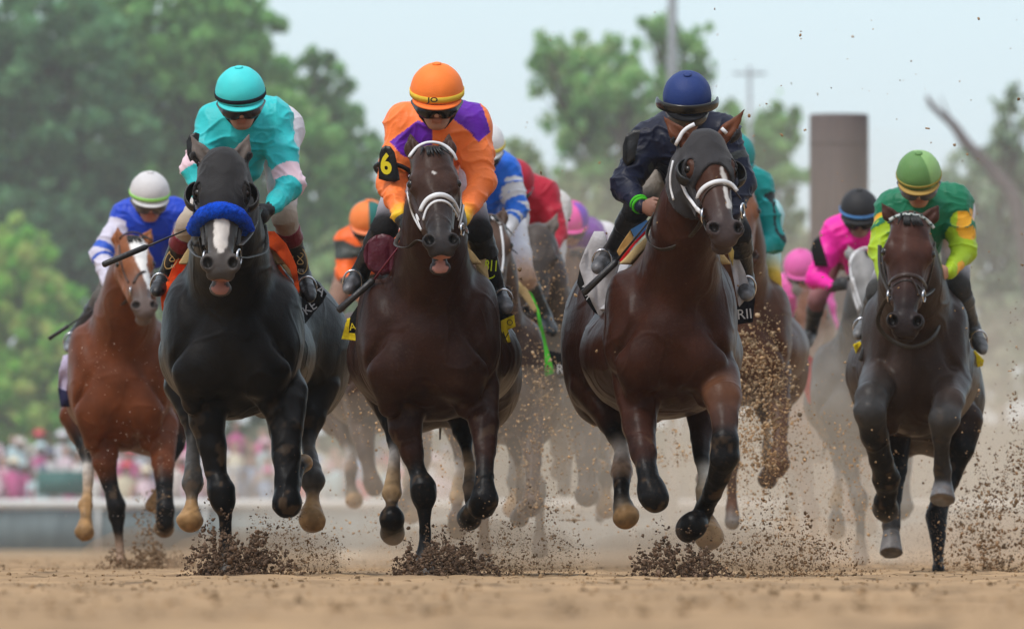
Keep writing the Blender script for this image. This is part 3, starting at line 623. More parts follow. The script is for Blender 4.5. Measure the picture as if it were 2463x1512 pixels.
G = dict(Y=56.5, coat=(.030, .0165, .0115), chest=(2202, 880, 120, 172), barrel=(2196, 900, 160, 150), rump=(2215, 930, 150, 150), head=(.060, .024, .017), muzzle=(.022, .016, .016), dark=BLK,
    neck=[(2200, 790, .28, 100), (2196, 730, .08, 80), (2190, 660, -.10, 68), (2188, 600, -.20, 56)], poll=(2190, 515, -.34), muz=(2176, 790, -.62), hw=1.12,
    ears=[(2119, 486, -.28), (2259, 492, -.28)], forelock=22,
    legs=[[(2118, 905, .1, 48), (2097, 960, -.32, 40, (.03, .026, .024)), (2093, 990, -.38, 37, (.035, .034, .034)), (2103, 1045, -.30, 31, BLK), (2120, 1105, -.18, 27, BLK), (2132, 1150, -.08, 31, BLK), (2134, 1180, .0, 24, BLK), (2128, 1205, .04, 26, BLK), (2130, 1222, .10, 32, (.06, .055, .05))],  # paler knee greys paint the highlight on both raised knees into the coat
          [(2290, 920, .1, 46), (2280, 970, -.28, 36, (.045, .03, .024)), (2271, 1010, -.36, 35, (.05, .047, .045)), (2264, 1050, -.32, 21, (.035, .034, .034)), (2264, 1090, -.26, 17, (.035, .034, .034)), (2267, 1130, -.20, 22, (.03, .029, .029)), (2268, 1155, -.18, 20, (.03, .029, .029))],
          [(2140, 1000, 1.4, 60), (2150, 1130, 1.2, 30, BLK), (2148, 1200, 1.1, 20, BLK), (2143, 1262, 1.0, 22, (.028, .027, .027)), (2143, 1282, .98, 20, (.028, .027, .027))],
          [(2318, 1010, 1.45, 46), (2308, 1080, 1.40, 34, BLK), (2290, 1140, 1.38, 24, BLK), (2262, 1200, 1.32, 24, BLK), (2252, 1240, 1.28, 26, BLK), (2255, 1290, 1.2, 16, BLK), (2256, 1345, 1.12, 12, BLK), (2257, 1372, 1.05, 15, BLK)]],
    frus=[((2268, 1160, -.17), (2266, 1202, -.22), 22, 32, (.18, .18, .19)), ((2143, 1280, .96), (2144, 1330, .90), 20, 29, (.16, .15, .145))], marks=[])
Wt = dict(Y=63, coat=(.120, .034, .012), chest=(292, 930, 122, 158), barrel=(295, 940, 140, 130), rump=(300, 950, 150, 120), head=(.24, .085, .035), muzzle=(.12, .09, .08), dark=BLK,
    neck=[(292, 850, .28, 92), (300, 770, .08, 68), (312, 700, -.12, 56), (318, 640, -.26, 46)], poll=(316, 572, -.36), muz=(352, 742, -.74), hw=1.06, yaw=.10, roll=-.10,
    ears=[(283, 542, -.30), (364, 550, -.30)], forelock=14,
    legs=[[(250, 1020, .2, 48), (252, 1113, .1, 28), (266, 1165, .08, 18, BLK), (279, 1215, .05, 22, BLK), (281, 1240, .05, 19, BLK), (284, 1275, .04, 11, BLK), (288, 1310, .04, 9, (.25, .17, .12)), (290, 1345, .02, 13, (.25, .17, .12))],
          [(385, 1020, .2, 44), (392, 1113, .0, 26), (396, 1169, -.08, 20, BLK), (398, 1225, -.14, 21, BLK), (396, 1258, -.14, 21, BLK), (395, 1268, .05, 24, DUST)],
          [(185, 1000, 1.5, 42), (205, 1065, 1.4, 22, BLK), (212, 1115, 1.3, 12, BLK), (213, 1125, 1.28, 12, WHT), (211, 1190, 1.2, 12, (.40, .26, .14)), (206, 1214, 1.15, 17, DUST), (207, 1242, 1.1, 13, DUST), (204, 1277, 1.05, 24, DUST)],
          [(425, 1000, 1.5, 42), (420, 1070, 1.4, 24, BLK), (400, 1120, 1.3, 13, BLK), (385, 1180, 1.3, 12, DUST), (366, 1214, 1.3, 17, DUST)]],
    marks=[blaze([(330, 578, 22), (335, 600, 20), (343, 640, 9), (355, 668, 7), (362, 690, 8)], (.8, .78, .75))])
HT = horse(T, 'near black horse in a black hood and fluffy blue noseband, mouth open')
HO = horse(O, 'dark brown horse in a thick white bridle under the rider in orange')
HN = horse(N_, 'dark bay horse with head held high in a black blinker hood and white noseband')
HG = horse(G, 'brown horse with a checked pale browband and both knees raised, nearest the post')
HW = horse(Wt, 'chestnut horse with a broad white blaze, ridden by the jockey in a white cap')

# ---- tack on the five near horses
def hood(H, umax, colr, wig=.0, eyes=True, name='blinker_hood'):
    F = H.F; p = H.pol; lo = p - .42; hi = p + .42; lo[1] = p[1] - .6; sl = F.sl(lo, hi); d = F.d[sl].copy()
    X, Y, Z = [F.ax[i][sl[i]] for i in range(3)]; X = X[:, None, None] - p[0]; Y = Y[None, :, None] - p[1]; Z = Z[None, None, :] - p[2]
    a = (X * H.hx[0] + Y * H.hx[1] + Z * H.hx[2]) / H.k / H.hw; b = (X * H.hu[0] + Y * H.hu[1] + Z * H.hu[2]) / H.k; c = (X * H.hn[0] + Y * H.hn[1] + Z * H.hn[2]) / H.k
    e = np.maximum(d - .007, np.maximum(b - umax(a, c), -b - .02 - .0 * c)); e = np.maximum(e, -(c + .24))
    X, Y, Z = F.ax[0][sl[0]][:, None, None], F.ax[1][sl[1]][None, :, None], F.ax[2][sl[2]][None, None, :]
    for b0, m, t in H.ears:
        e = np.maximum(e, -(Cone(b0 + (t - b0) * .1, t, .05, .02).ev(X, Y, Z)[0]))
    if eyes:
        for s in (-1, 1): e = np.maximum(e, -(Ell(H.hp(s * .092, .195, -.02), (.024, .026, .05)).ev(X, Y, Z)[0]))
    v, f = nets(e, np.array([F.ax[i][sl[i]][0] for i in range(3)]), F.h); N = vnormals(v, f)
    r = 1 - np.abs(noise(v + .04 * noise(v, 12, 2)[:, None], 20, 8)); v = v + N * (r ** 2 * .004)[:, None]
    return make(name, v, f, mat('hood_cloth', None, .7, .3, .12, 30, .3, 200, sheen=.15), np.tile(np.array(colr, float), (len(v), 1)), H.o)
def eyecup(H, s, open_dir, colr, r=.052):
    """half-bowl of leather standing out beside and behind the eye, open to the front"""
    c = H.hp(s * .100, .200, -.045); ax = nrm(H.hn + H.hx * s * .1); lat = nrm(H.hx * s - ax * np.dot(H.hx * s, ax)); up = np.cross(ax, lat); vs = []; nu, nv = 26, 8
    for rr in (1.0, .88):
        for i in range(nv + 1):
            th = 1.05 + 1.35 * i / nv
            for j in range(nu):
                ph = -1.45 + 2.9 * j / (nu - 1); vs.append(c + r * rr * (ax * math.cos(th) + math.sin(th) * (math.cos(ph) * lat + 1.25 * math.sin(ph) * up)))
    n = (nv + 1) * nu; fs = []
    for i in range(nv):
        for j in range(nu - 1):
            a = i * nu + j; fs += [(a, a + 1, a + nu + 1, a + nu), (n + a, n + a + nu, n + a + nu + 1, n + a + 1)]
    for j in range(nu - 1): a = j; b = nv * nu + j; fs += [(a, n + a, n + a + 1, a + 1), (b, b + 1, n + b + 1, n + b)]
    for i in range(nv): a = i * nu; b = a + nu - 1; fs += [(a, a + nu, n + a + nu, n + a), (b, n + b, n + b + nu, b + nu)]
    MB().add(vs, fs, colr).build('eye_cup', M_leather(), H.o)
def bits(H, pts, rein, ringr=.035, col=(.03, .025, .02)):
    """bit rings and the reins back to the rider's hands"""
    for px, py, d in pts:
        mb = MB(); c = H.P(px, py, d); a = np.linspace(0, 2 * math.pi, 17)[:-1]; mb.tube([c + ringr * V(.25 * math.cos(t), math.cos(t) * .9, math.sin(t)) for t in a], .005, 6, closed=True); mb.build('bit_ring', M_metal(), H.o)
    for R_ in rein:
        mb = MB(); p = np.array([H.P(*q) for q in R_]); q = []
        for i in range(len(p) - 1):
            p0, p1, p2, p3 = p[max(i - 1, 0)], p[i], p[i + 1], p[min(i + 2, len(p) - 1)]
            for t in np.linspace(0, 1, 8, endpoint=False): q.append(.5 * ((2 * p1) + (p2 - p0) * t + (2 * p0 - 5 * p1 + 4 * p2 - p3) * t * t + (3 * p1 - p0 - 3 * p2 + p3) * t ** 3))
        q.append(p[-1]); mb.tube(q, .011, 8, col, fl=.3); mb.build('rein', M_leather(), H.o)
WB = (.72, .72, .73); BRN = (.035, .018, .012)
# T
hood(HT, lambda a, c: .335 - a * a * 2 + np.where(c < -.07, .10, 0), (.012, .011, .012))
for s in (-1, 1): eyecup(HT, s, 0, (.010, .010, .010), .060)
def roll(H, pts, rpx, colr, name='noseband'):
    S = []; last = None
    for q in pts:
        p, n = ray(H, *q)
        if p is None: p = at(q[0], q[1], last[1] + .03)
        else: p = p + n * .012
        S.append(p); last = p
    S = np.array(S); t = np.linspace(0, len(S) - 1, 110); S = np.stack([np.interp(t, range(len(S)), S[:, i]) for i in range(3)], 1)
    for _ in range(40): S[1:-1] = (S[:-2] + 2 * S[1:-1] + S[2:]) / 4
    mb = MB(); R_ = H.R(rpx) * (1 + .03 * np.sin(np.arange(110) * .5)); R_[:6] *= np.linspace(.5, .97, 6); R_[-6:] *= np.linspace(.97, .5, 6); mb.tube(S, R_, 44, colr); q = mb.v[0]; cc = S.repeat(44, 0); dn = q - cc; dn /= np.linalg.norm(dn, axis=1)[:, None]; mb.v[0] = q + dn * (rng.normal(0, .0016, len(q)) + .003 * noise(q, 55, 1))[:, None]; mb.c[0] = mb.c[0] * rng.uniform(.7, 1.3, (len(q), 1)); o = mb.build(name, M_fleece(), H.o)
    return o
roll(HT, [(472, 560), (478, 540), (492, 521), (512, 510), (531, 507), (552, 511), (571, 523), (584, 541), (589, 560)], 20, (.004, .075, .62))
mb = Multi(); strap(HT, [(480, 572), (486, 600), (492, 622), (497, 640)], 6, mb, (.03, .03, .03)); strap(HT, [(582, 570), (580, 600), (577, 625), (574, 640)], 6, mb, (.03, .03, .03)); mb.build('bridle_strap', M_leather(), HT.o)
bits(HT, [(494, 622, -.62), (575, 618, -.62)], [[(575, 618, -.62), (600, 618, -.4), (640, 600, -.15), (636, 540, .02)], [(494, 622, -.62), (470, 612, -.4), (458, 585, -.1), (500, 545, .02)], [(578, 590, -.6), (604, 560, -.4), (626, 505, -.1), (632, 520, .02)]])
# O
mb = Multi()
strap(HO, [(981, 392), (988, 372), (1004, 354), (1022, 345), (1040, 343), (1062, 347), (1080, 357), (1092, 372), (1096, 385)], 9, mb, WB, .012)
strap(HO, [(981, 392), (979, 420), (980, 452), (985, 482), (993, 512), (1004, 536), (1015, 552)], 8, mb, WB, .008); strap(HO, [(1015, 552), (1006, 530), (1001, 510), (1010, 530)], 5, mb, WB, .006)
strap(HO, [(1096, 385), (1108, 425), (1112, 462), (1113, 495), (1108, 525), (1102, 548)], 8, mb, WB, .008); strap(HO, [(1104, 440), (1106, 470), (1106, 500), (1100, 530)], 6, mb, WB, .006)
strap(HO, [(1013, 508), (1018, 494), (1027, 481), (1042, 471), (1058, 467), (1074, 471), (1087, 482), (1096, 498), (1101, 512)], 13, mb, WB, .018)
strap(HO, [(1020, 530), (1024, 510), (1032, 495), (1045, 485), (1060, 482), (1076, 487), (1088, 502), (1098, 520)], 7, mb, WB, .010)
mb.build('bridle_strap', mat('white_tack', None, .5, .4, .08, 40), HO.o)
bits(HO, [(1028, 585, -.62), (1112, 552, -.58)], [[(1028, 585, -.62), (1005, 578, -.5), (980, 595, -.3), (952, 588, -.12), (968, 552, -.02)], [(1112, 552, -.58), (1122, 560, -.4), (1118, 545, -.1)]], .026)
# N
hood(HN, lambda a, c: .215 + a * a * 9 + np.where(c < -.07, .12, 0), (.016, .014, .016)); 
for s in (-1, 1): eyecup(HN, s, 0, (.010, .010, .010), .055)
mb = Multi()
strap(HN, [(1633, 345), (1637, 326), (1650, 311), (1668, 303)], 10, mb, WB, .012, .017); strap(HN, [(1727, 304), (1738, 310), (1747, 322)], 9, mb, WB, .012, .017)
strap(HN, [(1626, 390), (1620, 420), (1620, 450), (1627, 480)], 6, mb, WB, .010, .016); strap(HN, [(1636, 412), (1645, 440), (1658, 468), (1672, 488), (1684, 504)], 9, mb, WB, .012, .017)
strap(HN, [(1679, 478), (1684, 462), (1697, 449), (1714, 440), (1732, 436), (1748, 438), (1762, 446), (1771, 460)], 13, mb, WB, .018)
strap(HN, [(1684, 504), (1693, 508)], 12, mb, WB, .012, .017)
mb.build('bridle_strap', mat('white_tack'), HN.o)
mb = Multi(); strap(HN, [(1686, 500), (1694, 470), (1710, 452), (1730, 445), (1752, 449), (1768, 462), (1780, 480)], 5, mb, BRN, .008); mb.build('noseband', M_leather(), HN.o)
bits(HN, [(1692, 520, -.52), (1786, 508, -.46)], [[(1692, 520, -.52), (1680, 545, -.36), (1648, 580, -.28), (1600, 600, -.25), (1568, 590, -.18), (1556, 560, -.05), (1576, 512, -.02)], [(1692, 528, -.52), (1706, 560, -.55), (1738, 582, -.6), (1768, 570, -.52), (1786, 520, -.46)]], .034)
# G
mb = Multi(); cc = (.50, .53, .50)
strap(HG, [(2131, 545), (2140, 530), (2156, 521), (2175, 517), (2196, 517), (2216, 522), (2233, 533), (2245, 549)], 10, mb, cc, .012); mb.build('browband', mat('white_tack'), HG.o)
mb = MB()
for i in range(16):
    t = i / 15; x_ = 2134 + 108 * t; y_ = 517 + 28 * (2 * t - 1) ** 2
    for k in (0, 1): 
        if (i + k) % 2: p, n_ = ray(HG, x_, y_ - 2.5 + 5 * k)
        else: continue
        if p is not None: mb.box(p + n_ * .012, (.006, .004, .005), None, (.05, .09, .08))
if mb.n: mb.build('browband_check', M_leather(), HG.o)['kind'] = 'stuff'
mb = Multi(); K_ = (.02, .014, .012)
strap(HG, [(2128, 556), (2124, 590), (2126, 625), (2132, 660), (2138, 690)], 6, mb, K_); strap(HG, [(2246, 555), (2248, 590), (2244, 630), (2236, 665), (2228, 692)], 6, mb, K_)
strap(HG, [(2137, 695), (2143, 677), (2158, 665), (2178, 660), (2200, 663), (2217, 673), (2226, 692)], 13, mb, BRN, .014); strap(HG, [(2190, 668), (2200, 685), (2206, 700), (2208, 712)], 7, mb, BRN, .010)
strap(HG, [(2140, 700), (2160, 678), (2182, 672), (2205, 684), (2222, 706)], 5, mb, K_, .008); mb.build('bridle_strap', M_leather(), HG.o)
bits(HG, [(2138, 712, -.5), (2222, 712, -.5)], [[(2222, 712, -.5), (2240, 700, -.3), (2258, 672, .0)], [(2138, 712, -.5), (2120, 740, -.3), (2112, 780, -.2), (2140, 815, -.18), (2190, 835, -.2), (2240, 815, -.15), (2262, 770, -.05), (2255, 690, .02)], [(2138, 700, -.5), (2118, 650, -.35), (2116, 590, -.2)]], .028)
# W
mb = Multi()
strap(HW, [(287, 575), (300, 562), (318, 558), (338, 562), (348, 570)], 5, mb, BRN); strap(HW, [(288, 590), (290, 625), (298, 655), (310, 680)], 5, mb, BRN); strap(HW, [(322, 682), (330, 662), (345, 652), (360, 654), (372, 668)], 8, mb, BRN, .012)
mb.build('bridle_strap', M_leather(), HW.o); bits(HW, [(316, 700, -.6), (380, 700, -.5)], [[(316, 700, -.6), (306, 722, -.4), (278, 742, -.2), (256, 735, -.1), (262, 702, -.02)]], .025)
# ================================================================ saddle cloths, pads and lettering
def smooth_line(p, m=6):
    p = np.array(p, float); q = []
    for i in range(len(p) - 1):
        p0, p1, p2, p3 = p[max(i - 1, 0)], p[i], p[i + 1], p[min(i + 2, len(p) - 1)]
        for t in np.linspace(0, 1, m, endpoint=False): q.append(.5 * ((2 * p1) + (p2 - p0) * t + (2 * p0 - 5 * p1 + 4 * p2 - p3) * t * t + (3 * p1 - p0 - 3 * p2 + p3) * t ** 3))
    q.append(p[-1]); return np.array(q)
def cloth_pieces(H, L_):
    """L_: name, colour, distance, thickness, outline"""
    r = []
    for name, c, d, th, pts in L_:
        r.append(sheet([(p[0], p[1], H.Y0 + (p[2] if len(p) > 2 else d)) for p in pts], H.o, name, M_cloth(), c, th))
    return r
def bodycloth(H, y0, y1, zlo, colr, name='saddle_cloth', off=.014, th=.016):
    lo = at(0, 0, H.Y0); xs = [H.P(H.spec['chest'][0], 0)[0] - .7, H.P(H.spec['chest'][0], 0)[0] + .7]; z = H.P(0, zlo, .7)[2]
    return shell(H, (xs[0], H.Y0 + y0, z), (xs[1], H.Y0 + y1, 3.0), off, th, name, M_cloth(), colr)
ORG = (.75, .085, .012); TAN = (.50, .36, .17); BK = (.010, .010, .011); YEL = (.75, .58, .02)
bodycloth(HT, .48, 1.05, 745, (.012, .012, .013)); bodycloth(HT, .40, .49, 700, ORG, 'cloth_edging', .018, .02); bodycloth(HT, .34, .44, 640, TAN, 'saddle_pad', .022, .03)
cloth_pieces(HT, [('cloth_edging', ORG, .45, .012, [(450, 590), (472, 600), (446, 640), (424, 690), (408, 722), (392, 748), (386, 716), (402, 668), (424, 624)]),
                  ('saddle_pad', TAN, .40, .03, [(640, 584), (657, 588), (690, 618), (708, 650), (706, 672), (692, 656), (668, 626), (640, 606)]),
                  ('cloth_edging', ORG, .30, .012, [(632, 556), (660, 556), (690, 586), (714, 640), (722, 700), (716, 708), (706, 672), (698, 648), (664, 606), (632, 585)]),
                  ('saddle_cloth', BK, .9, .01, [(724, 700), (738, 684), (756, 671), (784, 706), (774, 728), (752, 752), (733, 778), (726, 740)])])
letters('A', 771, 699, HT.Y0 + .88, 24, HT.o, (.6, .6, .6), -.62); letters('KE', 745, 741, HT.Y0 + .88, 21, HT.o, (.6, .6, .6), .62)
bodycloth(HO, .45, 1.05, 770, BK); bodycloth(HO, .34, .44, 640, TAN, 'saddle_pad', .022, .03)
cloth_pieces(HO, [('saddle_cloth', BK, .62, .012, [(950, 604), (925, 625), (890, 680), (862, 730), (838, 768), (824, 800), (832, 815), (868, 822), (872, 770), (884, 726), (905, 690), (935, 650)]),
                  ('cloth_hem', YEL, .60, .016, [(826, 800), (835, 766), (842, 764), (838, 800), (866, 803), (868, 834), (862, 820), (820, 815)]),
                  ('saddle_pad', TAN, .40, .03, [(948, 580), (972, 590), (950, 628), (925, 664), (912, 682), (908, 660), (926, 622)]),
                  ('saddle_pad', TAN, .40, .03, [(1112, 572), (1134, 574), (1160, 598), (1175, 636), (1176, 690), (1166, 702), (1154, 668), (1138, 628), (1112, 604)]),
                  ('saddle_cloth', BK, .62, .012, [(1164, 640), (1184, 650), (1204, 700), (1218, 735), (1236, 760), (1208, 775), (1206, 800), (1196, 790), (1182, 745), (1170, 700)]),
                  ('cloth_hem', YEL, .60, .014, [(1204, 771), (1237, 757), (1240, 785), (1223, 793), (1227, 822), (1207, 827)])])
letters('A', 848, 786, HO.Y0 + .585, 17, HO.o, YEL, .15); letters('V', 1216, 808, HO.Y0 + .585, 18, HO.o, BK, -.1); letters('O', 1226, 776, HO.Y0 + .585, 14, HO.o, BK, -.25)
sheet([(920 + 46 * math.cos(a), 612 + 50 * math.sin(a), HO.Y0 + .16) for a in np.linspace(0, 2 * math.pi, 17)[:-1]], HO.o, 'saddle_flap', M_leather(), (.075, .005, .016), .012, .003)
bodycloth(HN, .48, 1.10, 745, (.50, .50, .52)); bodycloth(HN, .34, .45, 640, TAN, 'saddle_pad', .022, .03)
WC = (.50, .49, .51)
cloth_pieces(HN, [('saddle_cloth', WC, .7, .012, [(1428, 556), (1452, 556), (1464, 590), (1500, 578), (1530, 556), (1548, 566), (1516, 606), (1486, 640), (1480, 690), (1468, 735), (1456, 766), (1440, 757), (1424, 728), (1408, 690), (1394, 640), (1406, 600)]),
                  ('saddle_pad', (.10, .28, .62), .38, .03, [(1516, 552), (1556, 528), (1564, 542), (1530, 578)]), ('saddle_pad', (.50, .30, .10), .40, .03, [(1484, 604), (1515, 554), (1529, 580), (1494, 628)]),
                  ('cloth_edging', (.55, .01, .02), .36, .012, [(1562, 544), (1566, 549), (1530, 586), (1492, 632), (1488, 626), (1526, 582)]),
                  ('saddle_cloth', BK, .75, .012, [(1396, 642), (1408, 652), (1420, 700), (1440, 757), (1428, 750), (1406, 716), (1388, 680)]),
                  ('saddle_cloth', WC, .55, .012, [(1748, 590), (1772, 612), (1790, 650), (1806, 700), (1800, 716), (1778, 738), (1768, 700), (1762, 650)]),
                  ('saddle_cloth', (.012, .012, .02), .72, .012, [(1770, 738), (1806, 706), (1814, 716), (1809, 774), (1774, 780)]),
                  ('saddle_pad', (.5, .38, .12), .40, .02, [(1742, 576), (1754, 578), (1766, 604), (1764, 640), (1752, 610)])])
letters('VER', 1411, 700, HN.Y0 + .73, 17, HN.o, (.62, .62, .64), -1.25); letters('RII', 1791, 756, HN.Y0 + .70, 24, HN.o, (.66, .66, .68), .10)
bodycloth(HG, .45, 1.05, 800, (.55, .42, .02))
cloth_pieces(HG, [('saddle_pad', YEL, .45, .016, [(2112, 698), (2130, 696), (2112, 740), (2096, 788), (2086, 802), (2092, 752)]), ('saddle_cloth', YEL, .7, .012, [(2052, 828), (2068, 820), (2084, 838), (2081, 884), (2064, 866)]),
                  ('saddle_pad', (.42, .34, .25), .42, .02, [(2272, 672), (2312, 692), (2308, 726), (2286, 704)]), ('cloth_edging', YEL, .6, .012, [(2306, 748), (2316, 760), (2330, 810), (2327, 834), (2316, 806)]),
                  ('saddle_cloth', YEL, .75, .012, [(2322, 850), (2345, 842), (2366, 866), (2362, 880), (2346, 884), (2341, 868), (2327, 880)])])
bodycloth(HW, .45, 1.05, 850, (.50, .42, .62))
cloth_pieces(HW, [('saddle_pad', (.03, .28, .62), .40, .03, [(206, 786), (250, 752), (258, 768), (214, 800)]), ('saddle_pad', (.40, .26, .08), .42, .03, [(204, 788), (216, 802), (192, 838), (180, 852), (184, 820)]),
                  ('saddle_cloth', (.52, .46, .62), .7, .012, [(152, 855), (182, 846), (176, 900), (178, 940), (182, 980), (170, 980), (146, 950), (138, 930), (142, 890)]),
                  ('cloth_edging', (.02, .02, .06), .68, .014, [(138, 932), (166, 942), (173, 978), (145, 978)])])
# ================================================================ the five leading riders
def inpoly(px, py, poly):
    r = np.zeros(len(px), bool); n = len(poly)
    for i in range(n):
        (x1, y1), (x2, y2) = poly[i], poly[(i + 1) % n]; r ^= ((y1 > py) != (y2 > py)) & (px < (x2 - x1) * (py - y1) / (y2 - y1 + 1e-9) + x1)
    return r
one = lambda c: (lambda ph, th: c)
TQ = (.030, .53, .545)
def f_T(v, N, c, px, py, t, side, arm):
    c[arm & (t > .76) & (t < 1.06)] = (.80, .58, .64)
RT = dict(Y=51.5, cap=(578, 222, .02, 63), capf=one((.055, .64, .64)), brim=(.055, .64, .64), band=(.012, .014, .02), bandh=.075, tilt=.38, yaw=.02, roll=-.06, silk=TQ, silkf=f_T, pants=(.68, .64, .68), kneec=(.42, .34, .27), boottop=(.17, .008, .022),
          sh=[(520, 300, .30), (655, 285, .30)], el=[(468, 405, .18), (700, 442, .16)], wr=[(498, 520, .06), (652, 500, .02)], hand=[(520, 548, -.04), (628, 522, -.04)], hip=[(612, 318, .95), (672, 312, .95)],
          knee=[(455, 540, .35), (684, 522, .32)], ankle=[(398, 668, .6), (728, 664, .6)], toe=[(376, 702, .40), (746, 716, .40)], glove=(.012, .012, .013), toec=(.02, .02, .022), gog=(.035, .028, .03), seed=3)
def f_O(v, N, c, px, py, t, side, arm):
    PU = (.12, .012, .36)
    m = inpoly(px, py, [(937, 341), (1004, 290), (1040, 300), (1040, 380), (1014, 392), (968, 374)]) | inpoly(px, py, [(1080, 262), (1100, 240), (1146, 236), (1162, 262), (1180, 318), (1151, 341), (1126, 315), (1094, 290)])
    c[m & (N[:, 1] < .55)] = PU
RO = dict(Y=50, cap=(1051, 218, .02, 67), capf=one((.96, .215, .03)), brim=(.92, .19, .03), band=(.80, .55, .06), bandh=.10, tilt=.34, silk=(.95, .21, .045), silkf=f_O, pants=(.62, .60, .66), cuff=(.85, .55, .02), kneec=(.012, .012, .013),
          sh=[(975, 302, .30), (1133, 300, .30)], el=[(940, 440, .20), (1160, 440, .20)], wr=[(962, 522, .0), (1112, 525, .0)], hand=[(980, 548, -.06), (1098, 545, -.06)], hip=[(1015, 330, .98), (1085, 330, .98)],
          knee=[(925, 548, .38), (1152, 556, .38)], ankle=[(864, 660, .6), (1196, 704, .6)], toe=[(838, 696, .42), (1220, 742, .42)], glove=(.012, .012, .013), toec=(.13, .13, .14), bootlong=1, seed=5)
def f_N(v, N, c, px, py, t, side, arm):
    c[arm & (t > .48) & (t < .62)] = (.035, .04, .04)
RN = dict(Y=49.6, cap=(1653, 232, -.02, 61), capf=one((.010, .032, .15)), brim=(.012, .013, .018), tilt=.60, skin=(.25, .12, .08), silk=(.0025, .0045, .020), silkf=f_N, pants=(.33, .29, .25), kneec=(.012, .012, .014), gog=(.10, .09, .08), gogm=1, gog2=(.02, .02, .02),  # skin darkened to put the shade on his face into its colour
          sh=[(1568, 338, .30), (1732, 322, .30)], el=[(1502, 446, .18), (1786, 440, .25)], wr=[(1544, 498, .0), (1762, 520, .1)], hand=[(1576, 503, -.08), (1745, 535, .05)], hip=[(1596, 384, .95), (1690, 360, .95)], cuff=(.0025, .0045, .020),
          knee=[(1530, 505, .38), (1775, 560, .4)], ankle=[(1468, 612, .6), (1792, 670, .6)], toe=[(1436, 646, .42), (1797, 712, .42)], toec=(.15, .15, .16), bootlong=1, seed=8)
def f_G(v, N, c, px, py, t, side, arm):
    sl = arm & (t > .16); c[sl] = (.34, .50, .012)
    b = sl & (noise(v, 9, 4) > .30); c[b] = (.72, .34, .015); c[~arm & (v[:, 1] > RG['Y'] + .38) & (px > 2250)] = (.80, .42, .03)
def cap_G(ph, th): return (.11, .24, .07) if -math.pi * .78 < ph < math.pi * .20 else (.24, .42, .15)
RG = dict(Y=56.5, cap=(2210, 418, .0, 56), capf=cap_G, brim=(.42, .26, .06), tilt=.55, yaw=-.05, silk=(.006, .16, .075), silkf=f_G, pants=(.66, .64, .68), kneec=(.05, .05, .05), band=(.34, .27, .06), bandh=.05,
          sh=[(2150, 500, .30), (2296, 488, .30)], el=[(2120, 600, .20), (2318, 604, .20)], wr=[(2130, 690, .0), (2284, 656, .0)], hand=[(2142, 710, -.04), (2262, 658, -.06)], hip=[(2200, 520, .98), (2290, 508, .98)], cuff=(.34, .50, .012),
          knee=[(2112, 700, .38), (2306, 690, .38)], ankle=[(2086, 772, .6), (2340, 792, .6)], toe=[(2064, 806, .40), (2364, 842, .40)], boot=(.06, .06, .06), toec=(.16, .16, .16), gog=(.10, .10, .11), seed=11)
def f_W(v, N, c, px, py, t, side, arm):
    sl = arm & (t > .22); c[sl] = (.60, .57, .68); c[sl & (((t > .80) & (t < .98)) | ((t > 1.14) & (t < 1.22)))] = (.02, .09, .50)
RW = dict(Y=63.4, cap=(360, 462, .0, 50), capf=one((.62, .60, .60)), band=(.34, .72, .16), bandh=.075, tilt=.38, yaw=.12, silk=(.012, .055, .50), silkf=f_W, pants=(.10, .09, .08), gog=(.10, .085, .08), skin=(.40, .17, .13), cuff=(.60, .57, .68),
          sh=[(305, 525, .30), (425, 518, .30)], el=[(244, 612, .18), (452, 610, .2)], wr=[(262, 682, .0), (440, 680, .1)], hand=[(268, 704, -.06), (425, 700, .05)], hip=[(335, 560, .95), (400, 550, .95)],
          knee=[(246, 720, .38), (440, 730, .4)], ankle=[(182, 806, .6), (455, 800, .6)], toe=[(164, 838, .42), (470, 830, .42)], boot=(.03, .03, .032), toec=(.22, .24, .26), seed=14)
rider(RT, 'jockey in turquoise silks with pink arm bands and a turquoise cap')
rider(RO, 'jockey in orange silks with purple yoke and number 6 on the arm')
rider(RN, 'jockey in navy silks with spare goggles pushed up on a navy cap')
rider(RG, 'jockey in green jacket with lime sleeves and a two-tone green cap')
rider(RW, 'jockey in royal blue jacket and white cap with a lime band')
def wristband(r, i, t, colr, rr=.044, name='wristband'):
    q = r['_']; c = q['Wr'][i] * (1 - t) + q['El'][i] * t; d = nrm(q['Wr'][i] - q['El'][i]); b = nrm(np.cross(d, (0, 0, 1))); u = np.cross(b, d); a = np.linspace(0, 2 * math.pi, 25)[:-1]
    MB().tube([c + rr * (b * math.cos(x) + u * math.sin(x)) for x in a], .008, 8, colr, closed=True).build(name, M_cloth(), q['o'])
wristband(RN, 0, .08, (.06, .46, .02), .034); wristband(RN, 0, .17, (.06, .46, .02), .036); 0
def badge(r, pts, d, strap_t=None, side=0, colr=BK):
    o = sheet([(p[0], p[1], r['Y'] + d) for p in pts], r['_']['o'], 'number_pad', M_leather(), colr, .014, .003)
    if strap_t is not None:
        q = r['_']; c = q['S'][side] * (1 - strap_t) + q['El'][side] * strap_t; dd = nrm(q['S'][side] - q['El'][side]); b = nrm(np.cross(dd, (0, 0, 1)) + V(1e-4, 0, 0)); u = np.cross(b, dd); a = np.linspace(0, 2 * math.pi, 29)[:-1]
        MB().tube([c + .084 * (b * math.cos(x) + u * math.sin(x)) for x in a], .011, 6, colr, closed=True).build('arm_strap', M_leather(), q['o'])
    return o
b6 = badge(RO, [(911, 430), (912, 370), (917, 356), (926, 350), (938, 352), (948, 366), (956, 400), (962, 432), (950, 438), (930, 436)], .09, .80, 0)
letters('6', 928, 397, RO['Y'] + .08, 47, b6, (.80, .66, .02), .10, bold=.035, sx=.80, thick=.003)
